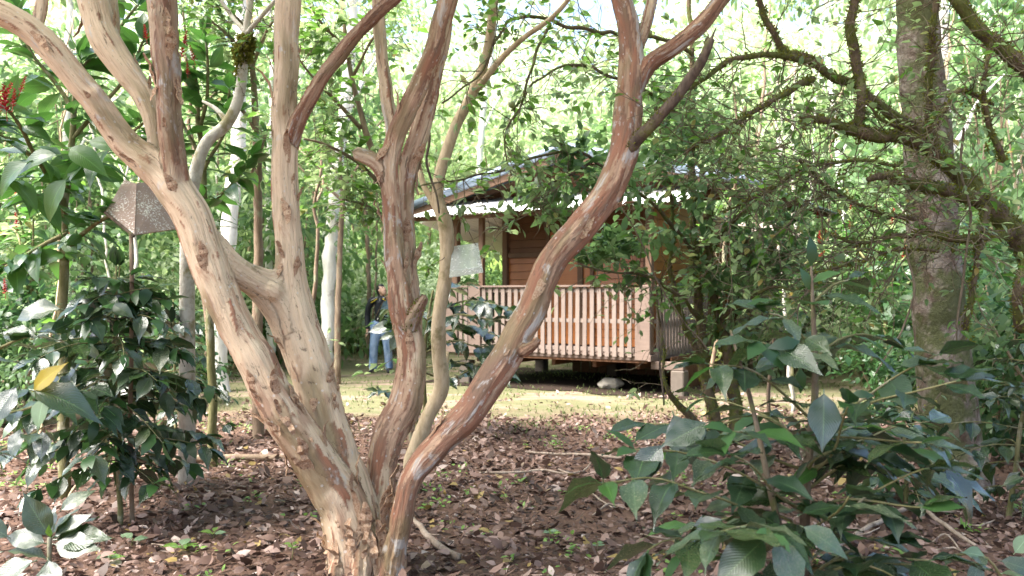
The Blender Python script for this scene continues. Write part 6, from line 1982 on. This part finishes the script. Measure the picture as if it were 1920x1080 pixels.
# bright green leaves and seedlings on the litter
def seedling(x, y, label, keys, n, size, h=0.05):
    d_ = FPX * CAM_H / (y - HORIZON)
    p = P(x, y, d_); p.z = gh(p.x, p.y)
    t = empty('seedling', p, label, 'seedling')
    mb = MB(); mb.tube([p, p + Vector((0.005, 0, h * 0.6)), p + Vector((0, 0.005, h))], [0.004, 0.003, 0.002], 5); mb.build('stem', M['green_stem'], t, True)
    for k in range(n):
        a = k * 2.4 + rnd.random()
        o = link('leaf', LEAF[rnd.choice(keys)], None, t)
        o.matrix_basis = frame_mat(p + Vector((0, 0, h * (0.6 + 0.4 * k / n))), (math.cos(a), math.sin(a), 0.25), (math.cos(a) * -0.3, -0.4, 1), size * rnd.uniform(0.7, 1.1))


seedling(340, 1040, 'pale green seedling with the largest leaves below the left shrub', ['pale', 'new'], 4, 0.14)
seedling(247, 1025, 'pale seedling just right of the low coffee sapling', ['pale'], 2, 0.12)
seedling(400, 1012, 'green seedling on a mossy patch left of the tree base', ['new', 'pale'], 4, 0.11)
seedling(205, 1062, 'light green seedling in the lower left by the frame edge', ['pale', 'new', 'new'], 5, 0.10)
seedling(548, 1052, 'small weed sprouting beside the shaggy tree base', ['new'], 6, 0.05, 0.1)
seedling(478, 935, 'tiny bright seedling below the leaning first stem', ['new'], 4, 0.045)
seedling(985, 840, 'tiny light green seedling right of the lowest curve of the right stem', ['new'], 5, 0.05)
seedling(945, 937, 'small seedling alone in the litter at the centre', ['new'], 5, 0.05)
seedling(1030, 1010, 'seedling clump low in the centre of the litter', ['new', 'pale'], 6, 0.06)
seedling(1120, 1035, 'seedling by the left edge of the big coffee shrub', ['new', 'pale'], 6, 0.055)

# hanging vines: thin dark lines down from the branches
for i, (ln, lab) in enumerate((
        ([(800, 180, 5.6, 6), (806, 260, 5.6, 6), (802, 310, 5.6, 5), (818, 370, 5.6, 4), (822, 400, 5.6, 3)], 'dark vine hanging right of the twin stem'),
        ([(1240, 540, 7.8, 4), (1242, 620, 7.8, 4), (1238, 700, 7.8, 4), (1246, 760, 7.8, 4)], 'thin vine hanging in front of the railing corner'),
        ([(1120, 330, 6.2, 3), (1185, 420, 6.3, 3), (1230, 520, 6.4, 3), (1280, 600, 6.5, 3), (1330, 660, 6.6, 3)], 'pale slanting vine crossing from the right stem to the mossy stems'),
        ([(1806, 240, 4.9, 5), (1806, 320, 4.9, 5), (1818, 420, 4.9, 5), (1800, 560, 4.9, 5), (1795, 640, 4.9, 3)], 'pale liana hanging in front of the thick grey trunk'),
        ([(1700, 470, 4.6, 4), (1715, 540, 4.6, 4), (1690, 620, 4.6, 4), (1640, 700, 4.6, 3)], 'thin liana drooping left of the thick grey trunk'))):
    pts, rad = pxline(ln, 0.04); mb = MB(); mb.tube(wobble(pts, 0.015, 5, i), rad, 5)
    o = mb.build('vine', M['deadwood' if i in (0, 1) else 'twig'], None, True)
    tag(o, lab, 'vine')

# thin bare stems standing in the thickets
rs_ = random.Random(5)
for i in range(30):
    left = i < 12
    x = rs_.uniform(-20, 720) if left else rs_.uniform(1280, 1930)
    d_ = rs_.uniform(8.5, 20)
    if 600 < x < 800: d_ = rs_.uniform(17.5, 22)
    gy_ = HORIZON + FPX * CAM_H / d_
    lean = rs_.uniform(-90, 90)
    top = rs_.uniform(-60, 330)
    w = rs_.uniform(4, 11)
    spec = [(x, gy_, d_, w), (x + lean * 0.3 + rs_.gauss(0, 8), gy_ * 0.6 + top * 0.4, d_, w * 0.85), (x + lean * 0.7 + rs_.gauss(0, 10), gy_ * 0.25 + top * 0.75, d_, w * 0.65), (x + lean + rs_.gauss(0, 10), top, d_, w * 0.35)]
    fk = [(spec[2][0], spec[2][1], d_, w * 0.5), (spec[2][0] + rs_.uniform(-60, 60), spec[2][1] - 60, d_ + rs_.uniform(-.4, .4), w * 0.35), (spec[2][0] + rs_.uniform(-110, 110), spec[2][1] - 120, d_ + rs_.uniform(-.6, .6), w * 0.2)]
    bark_ = rs_.choice(('brown_bark', 'tan_bark', 'brown_bark', 'lichen_bark'))
    adj = {'brown_bark': 'brown', 'tan_bark': 'tan', 'lichen_bark': 'whitish'}[bark_]
    stem_tree('thin_tree', 'thin %s stem %s %s %s' % (adj, 'leaning left' if lean < -30 else ('leaning right' if lean > 30 else 'standing upright'), far(d_), where(x)), [spec, fk], bark_, group='thin stems at the left' if left else 'thin stems at the right', n=6, wob=0.06, step=0.12,
              tw=[(0, 5, 0.7, 'citrus', 0.12), (1, 4, 0.6, 'citrus', 0.12)], limit=24)

# unseen trees added behind the camera: their crowns block sun to shade the foreground
def added_shade_tree(label, base, lean, crowns, seed):
    b = Vector((base[0], base[1], gh(*base)))
    t = empty('added_shade_tree', b, label, 'tree')
    mb = MB()
    top = b + Vector(lean)
    pts, rad = spline([(b - Vector((0, 0, 0.1)), 0.22), (b.lerp(top, 0.4) + Vector((0.1, 0, 0)), 0.17), (top, 0.12)], 0.2)
    mb.tube(pts, rad, 12)
    for (c, r, n_, k_) in crowns:
        p2, r2 = spline([(top, 0.09), (top.lerp(Vector(c), 0.5) + Vector((0, 0, 0.3)), 0.06), (Vector(c), 0.02)], 0.2); mb.tube(p2, r2, 8)
    mb.build('trunk', M['brown_bark'], t, True)
    cl = [crown_cloud(c, r, n_, k_, 0.24, seed + i) for i, (c, r, n_, k_) in enumerate(crowns)]
    p, dd, uu, tt = map(np.concatenate, zip(*cl))
    soup('crown', p, dd, uu, 0.15 + 0.08 * rng.random(len(p)), 0.08 + 0.03 * rng.random(len(p)), M['soup_mid'], t, tt * 0.94)


added_shade_tree('unseen tree added behind the camera, its crown shading the foreground', (-3.2, -2.5), (0.4, 1.0, 5.6),
           [((-5.0, 1.5, 7.2), (2.6, 2.4, 0.9), 3600, 40), ((-2.2, 0.5, 7.4), (2.4, 2.4, 0.9), 3600, 40), ((-4.2, 4.8, 7.4), (2.6, 2.2, 0.8), 3200, 36), ((-1.4, 3.6, 7.6), (2.4, 2.2, 0.8), 3200, 36)], 300)
added_shade_tree('second unseen tree added at the right behind the camera for shade', (2.6, -2.2), (0.0, 1.2, 5.8),
           [((0.6, 1.0, 7.4), (2.4, 2.4, 0.9), 1500, 24), ((3.4, 2.0, 7.4), (2.0, 2.0, 0.9), 1000, 16)], 400)

# two look-alikes that still share a label: the photo tells them apart by distance
seen = {}
for o in list(COL.objects):
    if o.parent is None and 'label' in o: seen.setdefault(o['label'], []).append(o)
for lab, lst in seen.items():
    if len(lst) in (2, 3):
        lst.sort(key=lambda o: o.location.y)
        for o, w in zip(lst, ('nearer', 'farther') if len(lst) == 2 else ('nearest', 'middle', 'farthest')):
            o['label'] = w + ' ' + lab
